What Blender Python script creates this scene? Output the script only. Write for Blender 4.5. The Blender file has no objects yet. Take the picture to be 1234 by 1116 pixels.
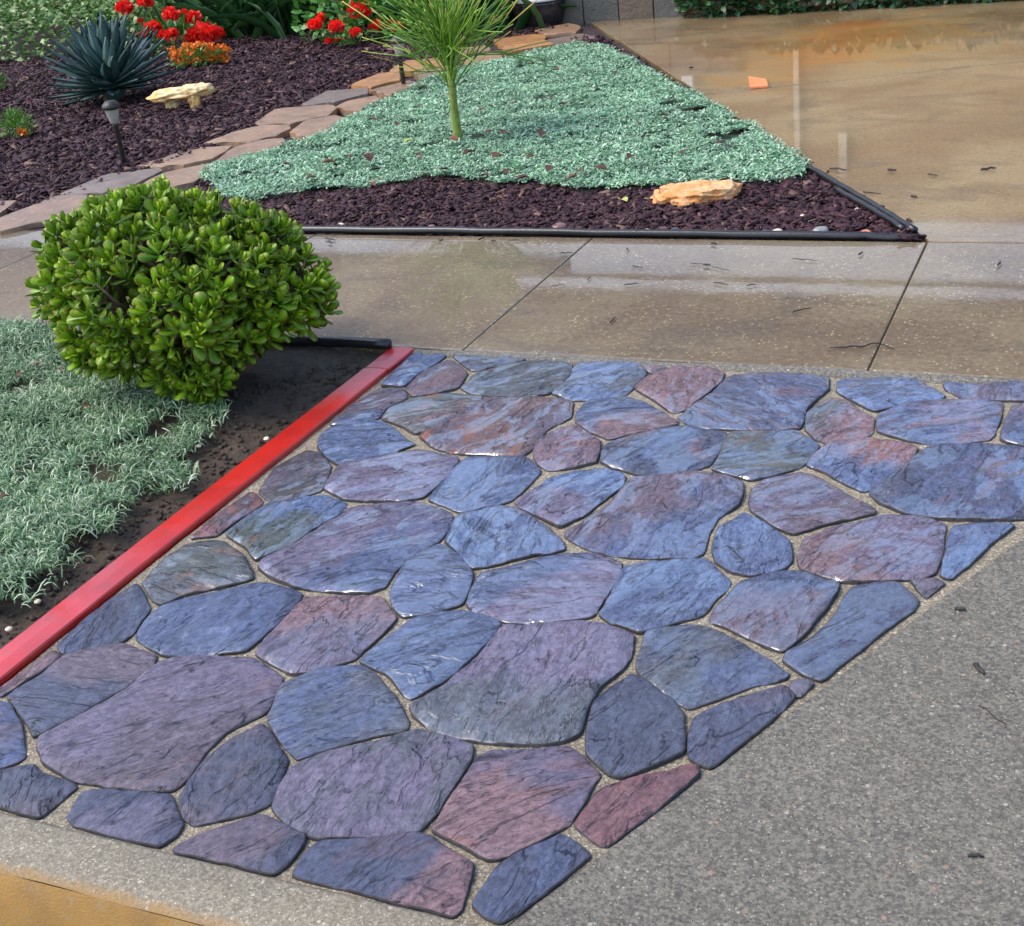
import bpy, bmesh, math, random
import numpy as np
from mathutils import Vector, Matrix, noise as mnoise
from mathutils.geometry import delaunay_2d_cdt

S = bpy.context.scene
C = S.collection
random.seed(7)
RNG = np.random.default_rng(7)
PI = math.pi

# ------------------------------------------------------------------ camera
CAM_H = 1.6
YAW, PITCH, ROLL, FOC = -0.45324414, 0.43937623, -0.11841093, 1614.85
FWD = np.array([math.sin(YAW) * math.cos(PITCH), math.cos(YAW) * math.cos(PITCH), -math.sin(PITCH)])
_r = np.array([math.cos(YAW), -math.sin(YAW), 0.0])
_u = np.cross(_r, FWD)
RT = math.cos(ROLL) * _r + math.sin(ROLL) * _u
UP = -math.sin(ROLL) * _r + math.cos(ROLL) * _u
CAM = np.array([0.0, 0.0, CAM_H])
cd = bpy.data.cameras.new('camera')
cd.sensor_fit = 'HORIZONTAL'
cd.sensor_width = 36.0
cd.lens = 36.0 * FOC / 1234.0
cd.clip_start = 0.05
cd.clip_end = 900.0
cam = bpy.data.objects.new('camera', cd)
C.objects.link(cam)
m = Matrix.Identity(4)
for i in range(3):
    m[i][0], m[i][1], m[i][2] = RT[i], UP[i], -FWD[i]
m[2][3] = CAM_H
cam.matrix_world = m
S.camera = cam

# ------------------------------------------------------------------ light
SUN_EL, SUN_AZ = math.radians(52), math.radians(-118)     # azimuth measured from +Y towards +X
world = bpy.data.worlds.new('World')
S.world = world
world.use_nodes = True
wn = world.node_tree
bg = wn.nodes['Background']
sky = wn.nodes.new('ShaderNodeTexSky')
sky.sky_type = 'NISHITA'
sky.sun_disc = False
sky.sun_elevation = SUN_EL
sky.sun_rotation = SUN_AZ
sky.air_density = 1.0
sky.dust_density = 2.0
sky.ozone_density = 1.0
wn.links.new(sky.outputs[0], bg.inputs[0])
bg.inputs[1].default_value = 0.15
sl = bpy.data.lights.new('sun', 'SUN')
sl.energy = 0.9
sl.angle = math.radians(28)
sl.color = (1.0, 0.92, 0.80)
sun = bpy.data.objects.new('sun', sl)
C.objects.link(sun)
sdir = Vector((math.sin(SUN_AZ) * math.cos(SUN_EL), math.cos(SUN_AZ) * math.cos(SUN_EL), math.sin(SUN_EL)))
sun.rotation_euler = sdir.to_track_quat('Z', 'Y').to_euler()
S.view_settings.view_transform = 'Standard'
S.view_settings.look = 'None'
S.view_settings.exposure = 1.45
S.view_settings.gamma = 1.0
S.view_settings.use_curve_mapping = False

# ------------------------------------------------------------------ helpers
def ray(px, py):
    return FWD + (px - 617.0) / FOC * RT - (py - 558.0) / FOC * UP

def G(px, py, z=0.0):
    """point of the level plane z seen at a place in the photograph"""
    d = ray(px, py)
    t = (z - CAM_H) / d[2]
    return CAM + d * t

HF = np.array([math.sin(YAW), math.cos(YAW), 0.0])

def V(px, py, base, off=0.0):
    """point of the upright plane through base (facing the street)"""
    d = ray(px, py)
    t = ((np.asarray(base) - CAM) @ HF + off) / (d @ HF)
    return CAM + d * t

def new_mesh(name, verts, faces, smooth=False):
    me = bpy.data.meshes.new(name)
    me.from_pydata([tuple(map(float, v)) for v in verts], [], [tuple(map(int, f)) for f in faces])
    if smooth:
        me.polygons.foreach_set('use_smooth', [True] * len(me.polygons))
    me.update()
    return me

def obj(name, me, mat=None, parent=None, loc=None, kind=None, label=None, cat=None, group=None):
    o = bpy.data.objects.new(name, me)
    C.objects.link(o)
    if mat is not None and me is not None and not me.materials:
        me.materials.append(mat)
    if parent is not None:
        o.parent = parent
    if loc is not None:
        o.location = tuple(map(float, loc))
    tag(o, label, cat, group, kind)
    return o

def tag(o, label=None, cat=None, group=None, kind=None):
    if label: o['label'] = label
    if cat: o['category'] = cat
    if group: o['group'] = group
    if kind: o['kind'] = kind
    return o

def thing(name, loc, label, cat, group=None):
    return obj(name, None, loc=loc, label=label, cat=cat, group=group)

def big_mesh(name, tv, tf, locs, mats, rnd=None):
    """many copies of one small template joined into ONE mesh (tv: k x 3, tf: quads, mats: n x 3 x 3)"""
    tv = np.asarray(tv, float)
    tf = np.asarray(tf, int)
    n, k = len(locs), len(tv)
    v = np.einsum('nij,kj->nki', mats, tv) + np.asarray(locs)[:, None, :]
    f = tf[None] + (np.arange(n) * k)[:, None, None]
    me = bpy.data.meshes.new(name)
    me.vertices.add(n * k)
    me.vertices.foreach_set('co', v.reshape(-1).astype(np.float32))
    nf, w = n * len(tf), tf.shape[1]
    me.loops.add(nf * w)
    me.loops.foreach_set('vertex_index', f.reshape(-1).astype(np.int32))
    me.polygons.add(nf)
    me.polygons.foreach_set('loop_start', (np.arange(nf) * w).astype(np.int32))
    me.polygons.foreach_set('use_smooth', np.ones(nf, dtype=bool))
    me.update(calc_edges=True)
    if rnd is None:
        rnd = RNG.random(n)
    a = me.attributes.new('rnd', 'FLOAT', 'POINT')
    a.data.foreach_set('value', np.repeat(rnd, k).astype(np.float32))
    return me

def frames(d, up=(0, 0, 1), roll=None, scale=None):
    """n x 3 x 3 matrices whose Y axis is d, Z as near up as can be"""
    d = np.asarray(d, float)
    d = d / np.linalg.norm(d, axis=1)[:, None]
    up = np.broadcast_to(np.asarray(up, float), d.shape)
    x = np.cross(d, up)
    l = np.linalg.norm(x, axis=1)
    x[l < 1e-4] = (1, 0, 0)
    x = x / np.linalg.norm(x, axis=1)[:, None]
    z = np.cross(x, d)
    if roll is not None:
        c, s = np.cos(roll)[:, None], np.sin(roll)[:, None]
        x, z = x * c + z * s, z * c - x * s
    M = np.stack([x, d, z], axis=2)
    if scale is not None:
        sc = np.asarray(scale, float)
        M = M * (sc[:, None, None] if sc.ndim == 1 else sc[:, None, :])
    return M

def inside(P, poly):
    P = np.asarray(P); poly = np.asarray(poly)
    x, y = P[:, 0], P[:, 1]
    r = np.zeros(len(P), bool)
    j = len(poly) - 1
    for i in range(len(poly)):
        xi, yi, xj, yj = poly[i][0], poly[i][1], poly[j][0], poly[j][1]
        c = ((yi > y) != (yj > y)) & (x < (xj - xi) * (y - yi) / (yj - yi + 1e-12) + xi)
        r ^= c
        j = i
    return r

def area(poly):
    p = np.asarray(poly)
    x, y = p[:, 0], p[:, 1]
    return 0.5 * (x @ np.roll(y, -1) - y @ np.roll(x, -1))

def scatter(poly, n):
    p = np.asarray(poly)[:, :2]
    lo, hi = p.min(0), p.max(0)
    out = np.zeros((0, 2))
    while len(out) < n:
        q = lo + RNG.random((n * 2 + 10, 2)) * (hi - lo)
        out = np.vstack([out, q[inside(q, p)]])
    return out[:n]

def gpoly(pts, z=0.0):
    return np.array([G(x, y, z)[:2] for x, y in pts])

def seg_dist(P, poly):
    P = np.asarray(P, float); poly = np.asarray(poly, float)
    a = poly; b = np.roll(poly, -1, 0); ab = b - a
    t = np.clip(((P[:, None] - a[None]) * ab[None]).sum(2) / ((ab ** 2).sum(1)[None] + 1e-12), 0, 1)
    q = a[None] + t[..., None] * ab[None]
    return np.sqrt(((P[:, None] - q) ** 2).sum(2)).min(1)

def resample(poly, step):
    out = []
    n = len(poly)
    for i in range(n):
        a, b = poly[i], poly[(i + 1) % n]
        k = max(1, int(round(np.linalg.norm(b - a) / step)))
        for j in range(k):
            out.append(a + (b - a) * j / k)
    return np.array(out)

def chaikin(poly, q=0.25, it=1):
    p = np.asarray(poly, float)
    for _ in range(it):
        nx = np.roll(p, -1, 0)
        p = np.stack([p * (1 - q) + nx * q, p * q + nx * (1 - q)], 1).reshape(-1, 2)
    return p

def tube(pts, rad, n=8, cap=True):
    """verts and faces of a tube along pts; rad a number or one per point"""
    pts = np.asarray(pts, float)
    rad = np.broadcast_to(np.asarray(rad, float), (len(pts),))
    V_, F_ = [], []
    prev = None
    for i, p in enumerate(pts):
        t = pts[min(i + 1, len(pts) - 1)] - pts[max(i - 1, 0)]
        t = t / (np.linalg.norm(t) + 1e-12)
        if prev is None:
            x = np.cross(t, (0, 0, 1.0))
            if np.linalg.norm(x) < 1e-3: x = np.cross(t, (0, 1.0, 0))
        else:
            x = prev - t * (prev @ t)
        x = x / np.linalg.norm(x); prev = x
        y = np.cross(t, x)
        for k in range(n):
            a = 2 * PI * k / n
            V_.append(p + rad[i] * (math.cos(a) * x + math.sin(a) * y))
    for i in range(len(pts) - 1):
        for k in range(n):
            k2 = (k + 1) % n
            F_.append((i * n + k, i * n + k2, (i + 1) * n + k2, (i + 1) * n + k))
    if cap:
        F_.append(tuple(range(n - 1, -1, -1)))
        F_.append(tuple((len(pts) - 1) * n + k for k in range(n)))
    return V_, F_

def lathe(prof, n=20):
    V_, F_ = [], []
    for r, z in prof:
        for k in range(n):
            a = 2 * PI * k / n
            V_.append((r * math.cos(a), r * math.sin(a), z))
    for i in range(len(prof) - 1):
        for k in range(n):
            k2 = (k + 1) % n
            F_.append((i * n + k, i * n + k2, (i + 1) * n + k2, (i + 1) * n + k))
    F_.append(tuple(range(n - 1, -1, -1)))
    F_.append(tuple((len(prof) - 1) * n + k for k in range(n)))
    return V_, F_

def box(x0, y0, z0, x1, y1, z1):
    v = [(x0, y0, z0), (x1, y0, z0), (x1, y1, z0), (x0, y1, z0), (x0, y0, z1), (x1, y0, z1), (x1, y1, z1), (x0, y1, z1)]
    f = [(3, 2, 1, 0), (4, 5, 6, 7), (0, 1, 5, 4), (1, 2, 6, 5), (2, 3, 7, 6), (3, 0, 4, 7)]
    return v, f

def bevel_me(me, w, seg=2):
    bm = bmesh.new(); bm.from_mesh(me)
    bmesh.ops.bevel(bm, geom=list(bm.edges), offset=w, segments=seg, affect='EDGES', profile=0.5)
    bm.to_mesh(me); bm.free(); me.update()
    return me

def join(parts):
    V_, F_ = [], []
    for v, f in parts:
        o = len(V_)
        V_ += [tuple(p) for p in v]
        F_ += [tuple(i + o for i in q) for q in f]
    return V_, F_

def slab_mesh(name, poly, z0, z1, bev=0.0, grid=None, amp=0.0, chamfer_seg=3):
    """a slab with the outline poly: sides, rounded top edge"""
    poly = np.asarray(poly, float)
    if area(poly) < 0: poly = poly[::-1]
    bm = bmesh.new()
    top = [bm.verts.new((p[0], p[1], z1)) for p in poly]
    bot = [bm.verts.new((p[0], p[1], z0)) for p in poly]
    ft = bm.faces.new(top)
    bm.faces.new(bot[::-1])
    n = len(poly)
    for i in range(n):
        j = (i + 1) % n
        bm.faces.new((bot[i], bot[j], top[j], top[i]))
    if bev:
        bmesh.ops.bevel(bm, geom=list(ft.edges), offset=bev, segments=chamfer_seg, affect='EDGES', profile=0.5)
    me = bpy.data.meshes.new(name)
    bm.to_mesh(me); bm.free()
    me.update()
    return me

# ------------------------------------------------------------------ material kit
class NT:
    def __init__(s, name):
        s.m = bpy.data.materials.new(name); s.m.use_nodes = True
        s.t = s.m.node_tree; s.b = s.t.nodes['Principled BSDF']
        s._tc = None
    def n(s, typ, **kw):
        nd = s.t.nodes.new(typ)
        for k, v in kw.items():
            if k.startswith('i_'):
                nd.inputs[k[2:].replace('_', ' ')].default_value = v
            else: setattr(nd, k, v)
        return nd
    def l(s, a, b): s.t.links.new(a, b)
    def put(s, sock, v):
        if hasattr(v, 'links') or isinstance(v, bpy.types.NodeSocket): s.l(v, sock)
        else: sock.default_value = v
    @property
    def tc(s):
        if s._tc is None: s._tc = s.n('ShaderNodeTexCoord')
        return s._tc
    def pos(s):   # world position
        return s.n('ShaderNodeNewGeometry').outputs['Position']
    def mapping(s, vec, scale=(1, 1, 1), rot=(0, 0, 0), loc=(0, 0, 0)):
        mp = s.n('ShaderNodeMapping'); s.l(vec, mp.inputs[0])
        mp.inputs['Location'].default_value = loc
        mp.inputs['Rotation'].default_value = rot; mp.inputs['Scale'].default_value = scale
        return mp.outputs[0]
    def noise(s, vec, scale, detail=4, rough=0.55, dist=0.0, col=False):
        nd = s.n('ShaderNodeTexNoise'); s.l(vec, nd.inputs['Vector'])
        nd.inputs['Scale'].default_value = scale; nd.inputs['Detail'].default_value = detail
        nd.inputs['Roughness'].default_value = rough; nd.inputs['Distortion'].default_value = dist
        return nd.outputs['Color' if col else 'Fac']
    def voro(s, vec, scale, feature='F1', out='Distance', rnd=1.0):
        nd = s.n('ShaderNodeTexVoronoi', feature=feature); s.l(vec, nd.inputs['Vector'])
        nd.inputs['Scale'].default_value = scale; nd.inputs['Randomness'].default_value = rnd
        return nd.outputs[out]
    def ramp(s, f, a, b, lo=0.0, hi=1.0, smooth=True):
        nd = s.n('ShaderNodeMapRange', interpolation_type='SMOOTHSTEP' if smooth else 'LINEAR')
        s.put(nd.inputs[0], f); nd.inputs[1].default_value = a; nd.inputs[2].default_value = b
        nd.inputs[3].default_value = lo; nd.inputs[4].default_value = hi
        return nd.outputs[0]
    def math(s, op, a, b=0.0, c=0.0):
        nd = s.n('ShaderNodeMath', operation=op)
        s.put(nd.inputs[0], a); s.put(nd.inputs[1], b); s.put(nd.inputs[2], c)
        return nd.outputs[0]
    def mix(s, f, a, b, mode='MIX'):
        nd = s.n('ShaderNodeMix', data_type='RGBA', blend_type=mode)
        s.put(nd.inputs[0], f)
        s.put(nd.inputs[6], a if not isinstance(a, tuple) else (*a, 1)[:4])
        s.put(nd.inputs[7], b if not isinstance(b, tuple) else (*b, 1)[:4])
        return nd.outputs[2]
    def attr(s, name, typ='GEOMETRY', out='Fac'):
        nd = s.n('ShaderNodeAttribute', attribute_type=typ, attribute_name=name)
        return nd.outputs[out]
    def rnd(s):
        return s.n('ShaderNodeObjectInfo').outputs['Random']
    def bump(s, h, strength=0.5, dist=0.01, prev=None):
        nd = s.n('ShaderNodeBump'); nd.inputs['Strength'].default_value = strength
        nd.inputs['Distance'].default_value = dist; s.l(h, nd.inputs['Height'])
        if prev is not None: s.l(prev, nd.inputs['Normal'])
        return nd.outputs[0]
    def set(s, **kw):
        names = dict(col='Base Color', rough='Roughness', normal='Normal', spec='Specular IOR Level', metal='Metallic',
                     coat='Coat Weight', coat_rough='Coat Roughness', coat_ior='Coat IOR', coat_normal='Coat Normal', ior='IOR',
                     trans='Transmission Weight', sss='Subsurface Weight', sheen='Sheen Weight')
        for k, v in kw.items():
            if isinstance(v, tuple): v = (*v, 1)[:4]
            s.put(s.b.inputs[names[k]], v)
        return s.m

def plain(name, col, rough=0.6, var=0.25, scale=20.0, bump=0.2, **kw):
    t = NT(name)
    v = t.tc.outputs['Object']
    nz = t.noise(v, scale, 5)
    c = t.mix(t.ramp(nz, 0.3, 0.7), tuple(x * (1 - var) for x in col), tuple(min(1, x * (1 + var)) for x in col))
    return t.set(col=c, rough=rough, normal=t.bump(t.noise(v, scale * 3, 4), bump, 0.01), **kw)

def veg(name, c1, c2, c3=None, rough=0.45, trans=0.25, rim=None, tip=None, spec=0.5, fixed=False):
    """leaf: colour varies leaf to leaf; light also passes through the leaf"""
    t = NT(name)
    r = t.attr('rnd') if fixed else t.math('FRACT', t.math('ADD', t.attr('rnd'), t.rnd()))
    c = t.mix(r, c1, c2)
    if c3 is not None:
        c = t.mix(t.ramp(r, 0.8, 0.95), c, c3)
    if rim is not None:
        c = t.mix(t.attr('rim'), c, rim)
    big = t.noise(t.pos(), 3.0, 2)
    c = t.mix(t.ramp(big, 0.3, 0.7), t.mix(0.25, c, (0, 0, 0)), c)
    t.set(col=c, rough=rough, spec=spec)
    tr = t.n('ShaderNodeBsdfTranslucent'); t.l(c, tr.inputs[0])
    mx = t.n('ShaderNodeMixShader'); mx.inputs[0].default_value = trans
    out = t.t.nodes['Material Output']
    t.l(t.b.outputs[0], mx.inputs[1]); t.l(tr.outputs[0], mx.inputs[2]); t.l(mx.outputs[0], out.inputs[0])
    return t.m

# ---- stone (colours per stone come from its custom properties)
def stone_material():
    t = NT('stained_slate')
    o = t.tc.outputs['Object']
    rv = t.n('ShaderNodeVectorMath', operation='SCALE')
    oi = t.n('ShaderNodeObjectInfo')
    cb = t.n('ShaderNodeCombineXYZ')
    t.l(oi.outputs['Random'], cb.inputs[0]); t.l(oi.outputs['Random'], cb.inputs[1]); t.l(oi.outputs['Random'], cb.inputs[2])
    t.l(cb.outputs[0], rv.inputs[0]); rv.inputs['Scale'].default_value = 61.0
    ad = t.n('ShaderNodeVectorMath', operation='ADD'); t.l(o, ad.inputs[0]); t.l(rv.outputs[0], ad.inputs[1])
    p = ad.outputs[0]
    st = t.mapping(p, scale=(1.0, 4.5, 1.0))        # streaks along the cleft (object X)
    a = t.attr('col_a', 'OBJECT', 'Color'); b = t.attr('col_b', 'OBJECT', 'Color')
    blotch = t.noise(p, 3.6, 4, 0.55, 0.8)
    streak = t.noise(st, 5.0, 5, 0.6, 0.8)
    f = t.math('ADD', t.math('MULTIPLY', blotch, 0.72), t.math('MULTIPLY', streak, 0.28))
    f = t.math('ADD', t.math('MULTIPLY', t.math('SUBTRACT', f, 0.5), 1.8), 0.5)
    gd = t.n('ShaderNodeVectorMath', operation='DOT_PRODUCT'); t.l(o, gd.inputs[0]); t.l(t.attr('grad', 'OBJECT', 'Vector'), gd.inputs[1])
    f = t.math('ADD', f, gd.outputs['Value'])
    c = t.mix(t.ramp(f, 0.32, 0.68), a, b)
    fine = t.noise(t.mapping(p, scale=(1.0, 1.25, 1.0)), 55.0, 9, 0.85)
    c = t.mix(t.ramp(fine, 0.32, 0.68), t.mix(0.76, c, (0.014, 0.016, 0.026)), t.mix(0.13, c, (0.62, 0.63, 0.72)))
    # cleft of the slate: stepped ledges, with dark release powder left along their foot
    def steps(vec, scale, k, lo, dist):
        n_ = t.noise(vec, scale, 5, 0.55, dist)
        q = t.math('MULTIPLY', n_, k)
        fr = t.math('FRACT', q)
        sm = t.ramp(fr, lo, 1.0)
        line = t.math('MULTIPLY', t.ramp(fr, lo - 0.10, lo + 0.06), t.ramp(fr, 1.0, lo + 0.12))
        return t.math('ADD', t.math('FLOOR', q), sm), line
    s1, l1 = steps(t.mapping(p, scale=(1.0, 3.4, 1.0)), 2.2, 7.0, 0.84, 0.7)
    s2, l2 = steps(t.mapping(p, scale=(1.0, 3.6, 1.0), loc=(3, 5, 1)), 7.5, 5.0, 0.78, 0.7)
    gate = t.ramp(t.noise(p, 6.0, 3), 0.42, 0.60)
    c = t.mix(t.math('MULTIPLY', t.math('MULTIPLY', l1, gate), 0.40), c, (0.018, 0.02, 0.032))
    c = t.mix(t.math('MULTIPLY', t.math('MULTIPLY', l2, gate), 0.16), c, (0.018, 0.02, 0.032))
    dk = t.ramp(t.noise(t.mapping(p, scale=(1, 2.6, 1), loc=(7, 7, 2)), 5.0, 5, 0.6, 1.2), 0.58, 0.74)
    c = t.mix(t.math('MULTIPLY', dk, 0.5), c, (0.03, 0.035, 0.06))
    ru = t.attr('rust', 'OBJECT')
    rm = t.math('MULTIPLY', t.ramp(t.noise(t.mapping(p, scale=(1, 2, 1), loc=(4, 2, 7)), 5.0, 5, 0.6, 0.8), 0.54, 0.64), ru)
    c = t.mix(t.math('MULTIPLY', rm, 0.85), c, (0.26, 0.085, 0.035))
    wet = t.attr('wet', 'OBJECT')
    wn_ = t.noise(t.mapping(p, scale=(1, 2.5, 1), loc=(9, 1, 3)), 8.0, 4, 0.6, 0.5)
    wm = t.ramp(t.math('ADD', wn_, t.math('MULTIPLY', t.math('SUBTRACT', wet, 0.5), 0.5)), 0.38, 0.62)
    rough = t.ramp(wm, 0, 1, 0.38, 0.22, False)
    rg = t.n('ShaderNodeTexNoise', noise_type='RIDGED_MULTIFRACTAL'); t.l(t.mapping(p, scale=(1, 2.6, 1), loc=(2, 8, 5)), rg.inputs['Vector'])
    rg.inputs['Scale'].default_value = 5.5; rg.inputs['Detail'].default_value = 7; rg.inputs['Roughness'].default_value = 0.55; rg.inputs['Distortion'].default_value = 0.6
    nb = t.bump(rg.outputs['Fac'], 0.9, 0.010)
    nb = t.bump(s1, 1.0, 0.0105, nb)
    nb = t.bump(s2, 0.9, 0.0035, nb)
    nb = t.bump(t.noise(t.mapping(p, scale=(1, 1.8, 1)), 38.0, 9, 0.8), 0.8, 0.010, nb)
    cn = t.bump(t.noise(p, 150.0, 3, 0.6), 0.15, 0.003, nb)
    nb = cn
    pool = t.math('MULTIPLY', t.ramp(t.noise(t.mapping(p, scale=(1, 2.0, 1), loc=(1, 6, 9)), 4.0, 7, 0.66, 0.9), 0.475, 0.525), t.ramp(wet, 0.25, 0.75))
    bn = t.n('ShaderNodeBump'); bn.inputs['Distance'].default_value = 0.0075
    t.l(s1, bn.inputs['Height']); t.l(t.ramp(pool, 0, 1, 1.0, 0.16, False), bn.inputs['Strength'])
    b2 = t.n('ShaderNodeBump'); b2.inputs['Distance'].default_value = 0.006
    t.l(t.noise(t.mapping(p, scale=(1, 2.2, 1)), 45.0, 8, 0.75), b2.inputs['Height']); t.l(t.ramp(pool, 0, 1, 0.6, 0.02, False), b2.inputs['Strength']); t.l(bn.outputs[0], b2.inputs['Normal'])
    cn = b2.outputs[0]
    return t.set(col=c, rough=rough, normal=nb, coat=t.math('MAXIMUM', t.math('MULTIPLY', wm, 0.14), pool), coat_rough=0.10, coat_ior=2.2, coat_normal=cn)

def aggregate(name, base, dark, light, scale, lightamt, rough, bump=0.5, tint=None, big_amt=0.05):
    """cement with sand grains and ragged chips of stone"""
    t = NT(name)
    p0 = t.pos()
    wn_ = t.n('ShaderNodeVectorMath', operation='SCALE'); t.l(t.noise(p0, scale * 1.3, 2, 0.6, col=True), wn_.inputs[0]); wn_.inputs['Scale'].default_value = 0.9 / scale
    ad = t.n('ShaderNodeVectorMath', operation='ADD'); t.l(p0, ad.inputs[0]); t.l(wn_.outputs[0], ad.inputs[1])
    p = ad.outputs[0]
    c = t.mix(t.ramp(t.noise(p0, 1.6, 5, 0.6), 0.3, 0.7), base, tuple(x * 0.80 for x in base))
    c = t.mix(t.ramp(t.noise(p0, 9.0, 5, 0.7), 0.35, 0.7), t.mix(0.18, c, (0, 0, 0)), c)
    c = t.mix(t.ramp(t.noise(p0, 4.2, 6, 0.7, 0.5), 0.60, 0.74), c, t.mix(0.45, c, (0.02, 0.019, 0.016)))
    g0 = t.noise(p0, scale * 0.55, 6, 0.75)
    c = t.mix(t.ramp(g0, 0.38, 0.64), t.mix(0.62, c, dark), t.mix(0.30, c, light))
    vc = t.n('ShaderNodeTexVoronoi'); t.l(p, vc.inputs['Vector']); vc.inputs['Scale'].default_value = scale
    sep = t.n('ShaderNodeSeparateColor'); t.l(vc.outputs['Color'], sep.inputs[0])
    chip = t.math('MULTIPLY', t.math('GREATER_THAN', sep.outputs[0], 1 - lightamt), t.ramp(vc.outputs['Distance'], 0.62, 0.35))
    c = t.mix(t.math('MULTIPLY', chip, t.ramp(sep.outputs[1], 0, 1, 0.3, 0.9)), c, light)
    dchip = t.math('MULTIPLY', t.math('LESS_THAN', sep.outputs[0], lightamt * 1.4), t.ramp(vc.outputs['Distance'], 0.65, 0.4))
    c = t.mix(t.math('MULTIPLY', dchip, 0.7), c, dark)
    v2 = t.n('ShaderNodeTexVoronoi'); t.l(p, v2.inputs['Vector']); v2.inputs['Scale'].default_value = scale * 0.42
    s2 = t.n('ShaderNodeSeparateColor'); t.l(v2.outputs['Color'], s2.inputs[0])
    chip2 = t.math('MULTIPLY', t.math('GREATER_THAN', s2.outputs[0], 1 - big_amt), t.ramp(v2.outputs['Distance'], 0.45, 0.30))
    c = t.mix(t.math('MULTIPLY', chip2, t.ramp(s2.outputs[1], 0, 1, 0.25, 0.85)), c, t.mix(t.math('GREATER_THAN', s2.outputs[2], 0.8), light, tint or light))
    h = t.math('ADD', g0, t.math('MULTIPLY', chip, 0.15))
    nb = t.bump(h, bump, 0.008)
    nb = t.bump(t.noise(p0, 12.0, 3), 0.15, 0.02, nb)
    return t.set(col=c, rough=rough, normal=nb)

def wet_concrete(name, c1, c2, speck, film_lo, film_hi, speck_amt=0.5, rust=None, film_y=None):
    t = NT(name)
    p = t.pos()
    big = t.noise(p, 1.1, 5, 0.6, 0.4)
    c = t.mix(t.ramp(big, 0.38, 0.62), c1, c2)
    dp = t.noise(t.mapping(p, scale=(1, 1.6, 1), loc=(5, 2, 0)), 1.9, 7, 0.68, 0.6)
    c = t.mix(t.ramp(dp, 0.52, 0.60, 0, 0.42), c, tuple(x * 0.45 for x in c1))
    mid = t.noise(p, 45.0, 8, 0.8)
    c = t.mix(t.ramp(mid, 0.3, 0.7), t.mix(0.30, c, (0, 0, 0)), t.mix(0.07, c, (1, 1, 1)))
    vc = t.n('ShaderNodeTexVoronoi'); t.l(p, vc.inputs['Vector']); vc.inputs['Scale'].default_value = 75.0
    sep = t.n('ShaderNodeSeparateColor'); t.l(vc.outputs['Color'], sep.inputs[0])
    chip = t.math('MULTIPLY', t.math('GREATER_THAN', sep.outputs[0], 1 - speck_amt * 0.3), t.ramp(vc.outputs['Distance'], 0.42, 0.25))
    c = t.mix(t.math('MULTIPLY', t.math('MULTIPLY', chip, t.ramp(t.noise(p, 5.0, 3), 0.35, 0.6)), speck_amt), c, speck)
    if rust is not None:
        for (x, y, r, col, amt) in rust:
            sb = t.n('ShaderNodeVectorMath', operation='SUBTRACT'); t.l(p, sb.inputs[0]); sb.inputs[1].default_value = (x, y, 0)
            dn = t.n('ShaderNodeVectorMath', operation='LENGTH'); t.l(t.mapping(sb.outputs[0], scale=(1, 0.4, 1)), dn.inputs[0])
            d = t.math('ADD', t.math('DIVIDE', dn.outputs['Value'], r), t.math('MULTIPLY', t.math('SUBTRACT', t.noise(p, 2.2 / r ** 0.5, 5, 0.6), 0.5), 1.7))
            c = t.mix(t.math('MULTIPLY', t.ramp(d, 0.85, 0.45, 0, amt), t.ramp(t.noise(p, 7.0, 6, 0.7), 0.30, 0.60, 0.45, 1.0)), c, col)
    wv = t.noise(t.mapping(p, scale=(1, 2.2, 1)), 0.9, 5, 0.6, 0.5)
    film = t.ramp(wv, 0.35, 0.65, film_lo, film_hi)
    crough = t.ramp(wv, 0.35, 0.65, 0.045, 0.02)
    nb = t.bump(t.noise(p, 130.0, 4, 0.7), 0.35, 0.003)
    cn = t.bump(t.noise(p, 7.0, 3, 0.5), 0.010, 0.02)
    cn = t.bump(t.noise(p, 60.0, 3, 0.6), 0.006, 0.003, cn)
    return t.set(col=c, rough=0.5, normal=nb, coat=film, coat_rough=crough, coat_ior=1.55, coat_normal=cn)

M = {}
M['stone'] = stone_material()
M['stone_side'] = plain('shaded_unsealed_stone_side', (0.035, 0.033, 0.034), 0.9, 0.4, 60, 0.4)  # sides and steep rims: edge shade put into the colour, plus joint dirt
M['mortar'] = aggregate('sandy_mortar', (0.40, 0.325, 0.215), (0.11, 0.085, 0.05), (0.72, 0.64, 0.48), 230, 0.22, 0.7, 1.0)
M['apron'] = aggregate('exposed_aggregate', (0.198, 0.175, 0.132), (0.045, 0.041, 0.033), (0.46, 0.41, 0.325), 215, 0.07, 0.5, 0.9, tint=(0.42, 0.24, 0.15))
M['kerb'] = aggregate('kerb_concrete', (0.27, 0.225, 0.155), (0.12, 0.095, 0.06), (0.48, 0.43, 0.33), 230, 0.14, 0.6, 0.6)
def kerb_paint(m, y0):
    nt = m.node_tree; b_ = nt.nodes['Principled BSDF']; src = b_.inputs['Base Color'].links[0].from_socket
    t = NT.__new__(NT); t.m = m; t.t = nt; t.b = b_; t._tc = None
    p = t.pos(); sp_ = t.n('ShaderNodeSeparateXYZ'); t.l(p, sp_.inputs[0])
    yy = t.math('ADD', sp_.outputs[1], t.math('MULTIPLY', t.math('SUBTRACT', t.noise(p, 22.0, 7, 0.75), 0.5), 0.05))
    t.l(t.mix(t.ramp(yy, y0 + 0.020, y0 - 0.006, 0, 0.9), src, (0.30, 0.17, 0.05)), b_.inputs['Base Color'])
    return m
M['kerb_top'] = kerb_paint(aggregate('kerb_top_concrete', (0.27, 0.225, 0.155), (0.12, 0.095, 0.06), (0.48, 0.43, 0.33), 230, 0.14, 0.6, 0.6), 1.312)
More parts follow.
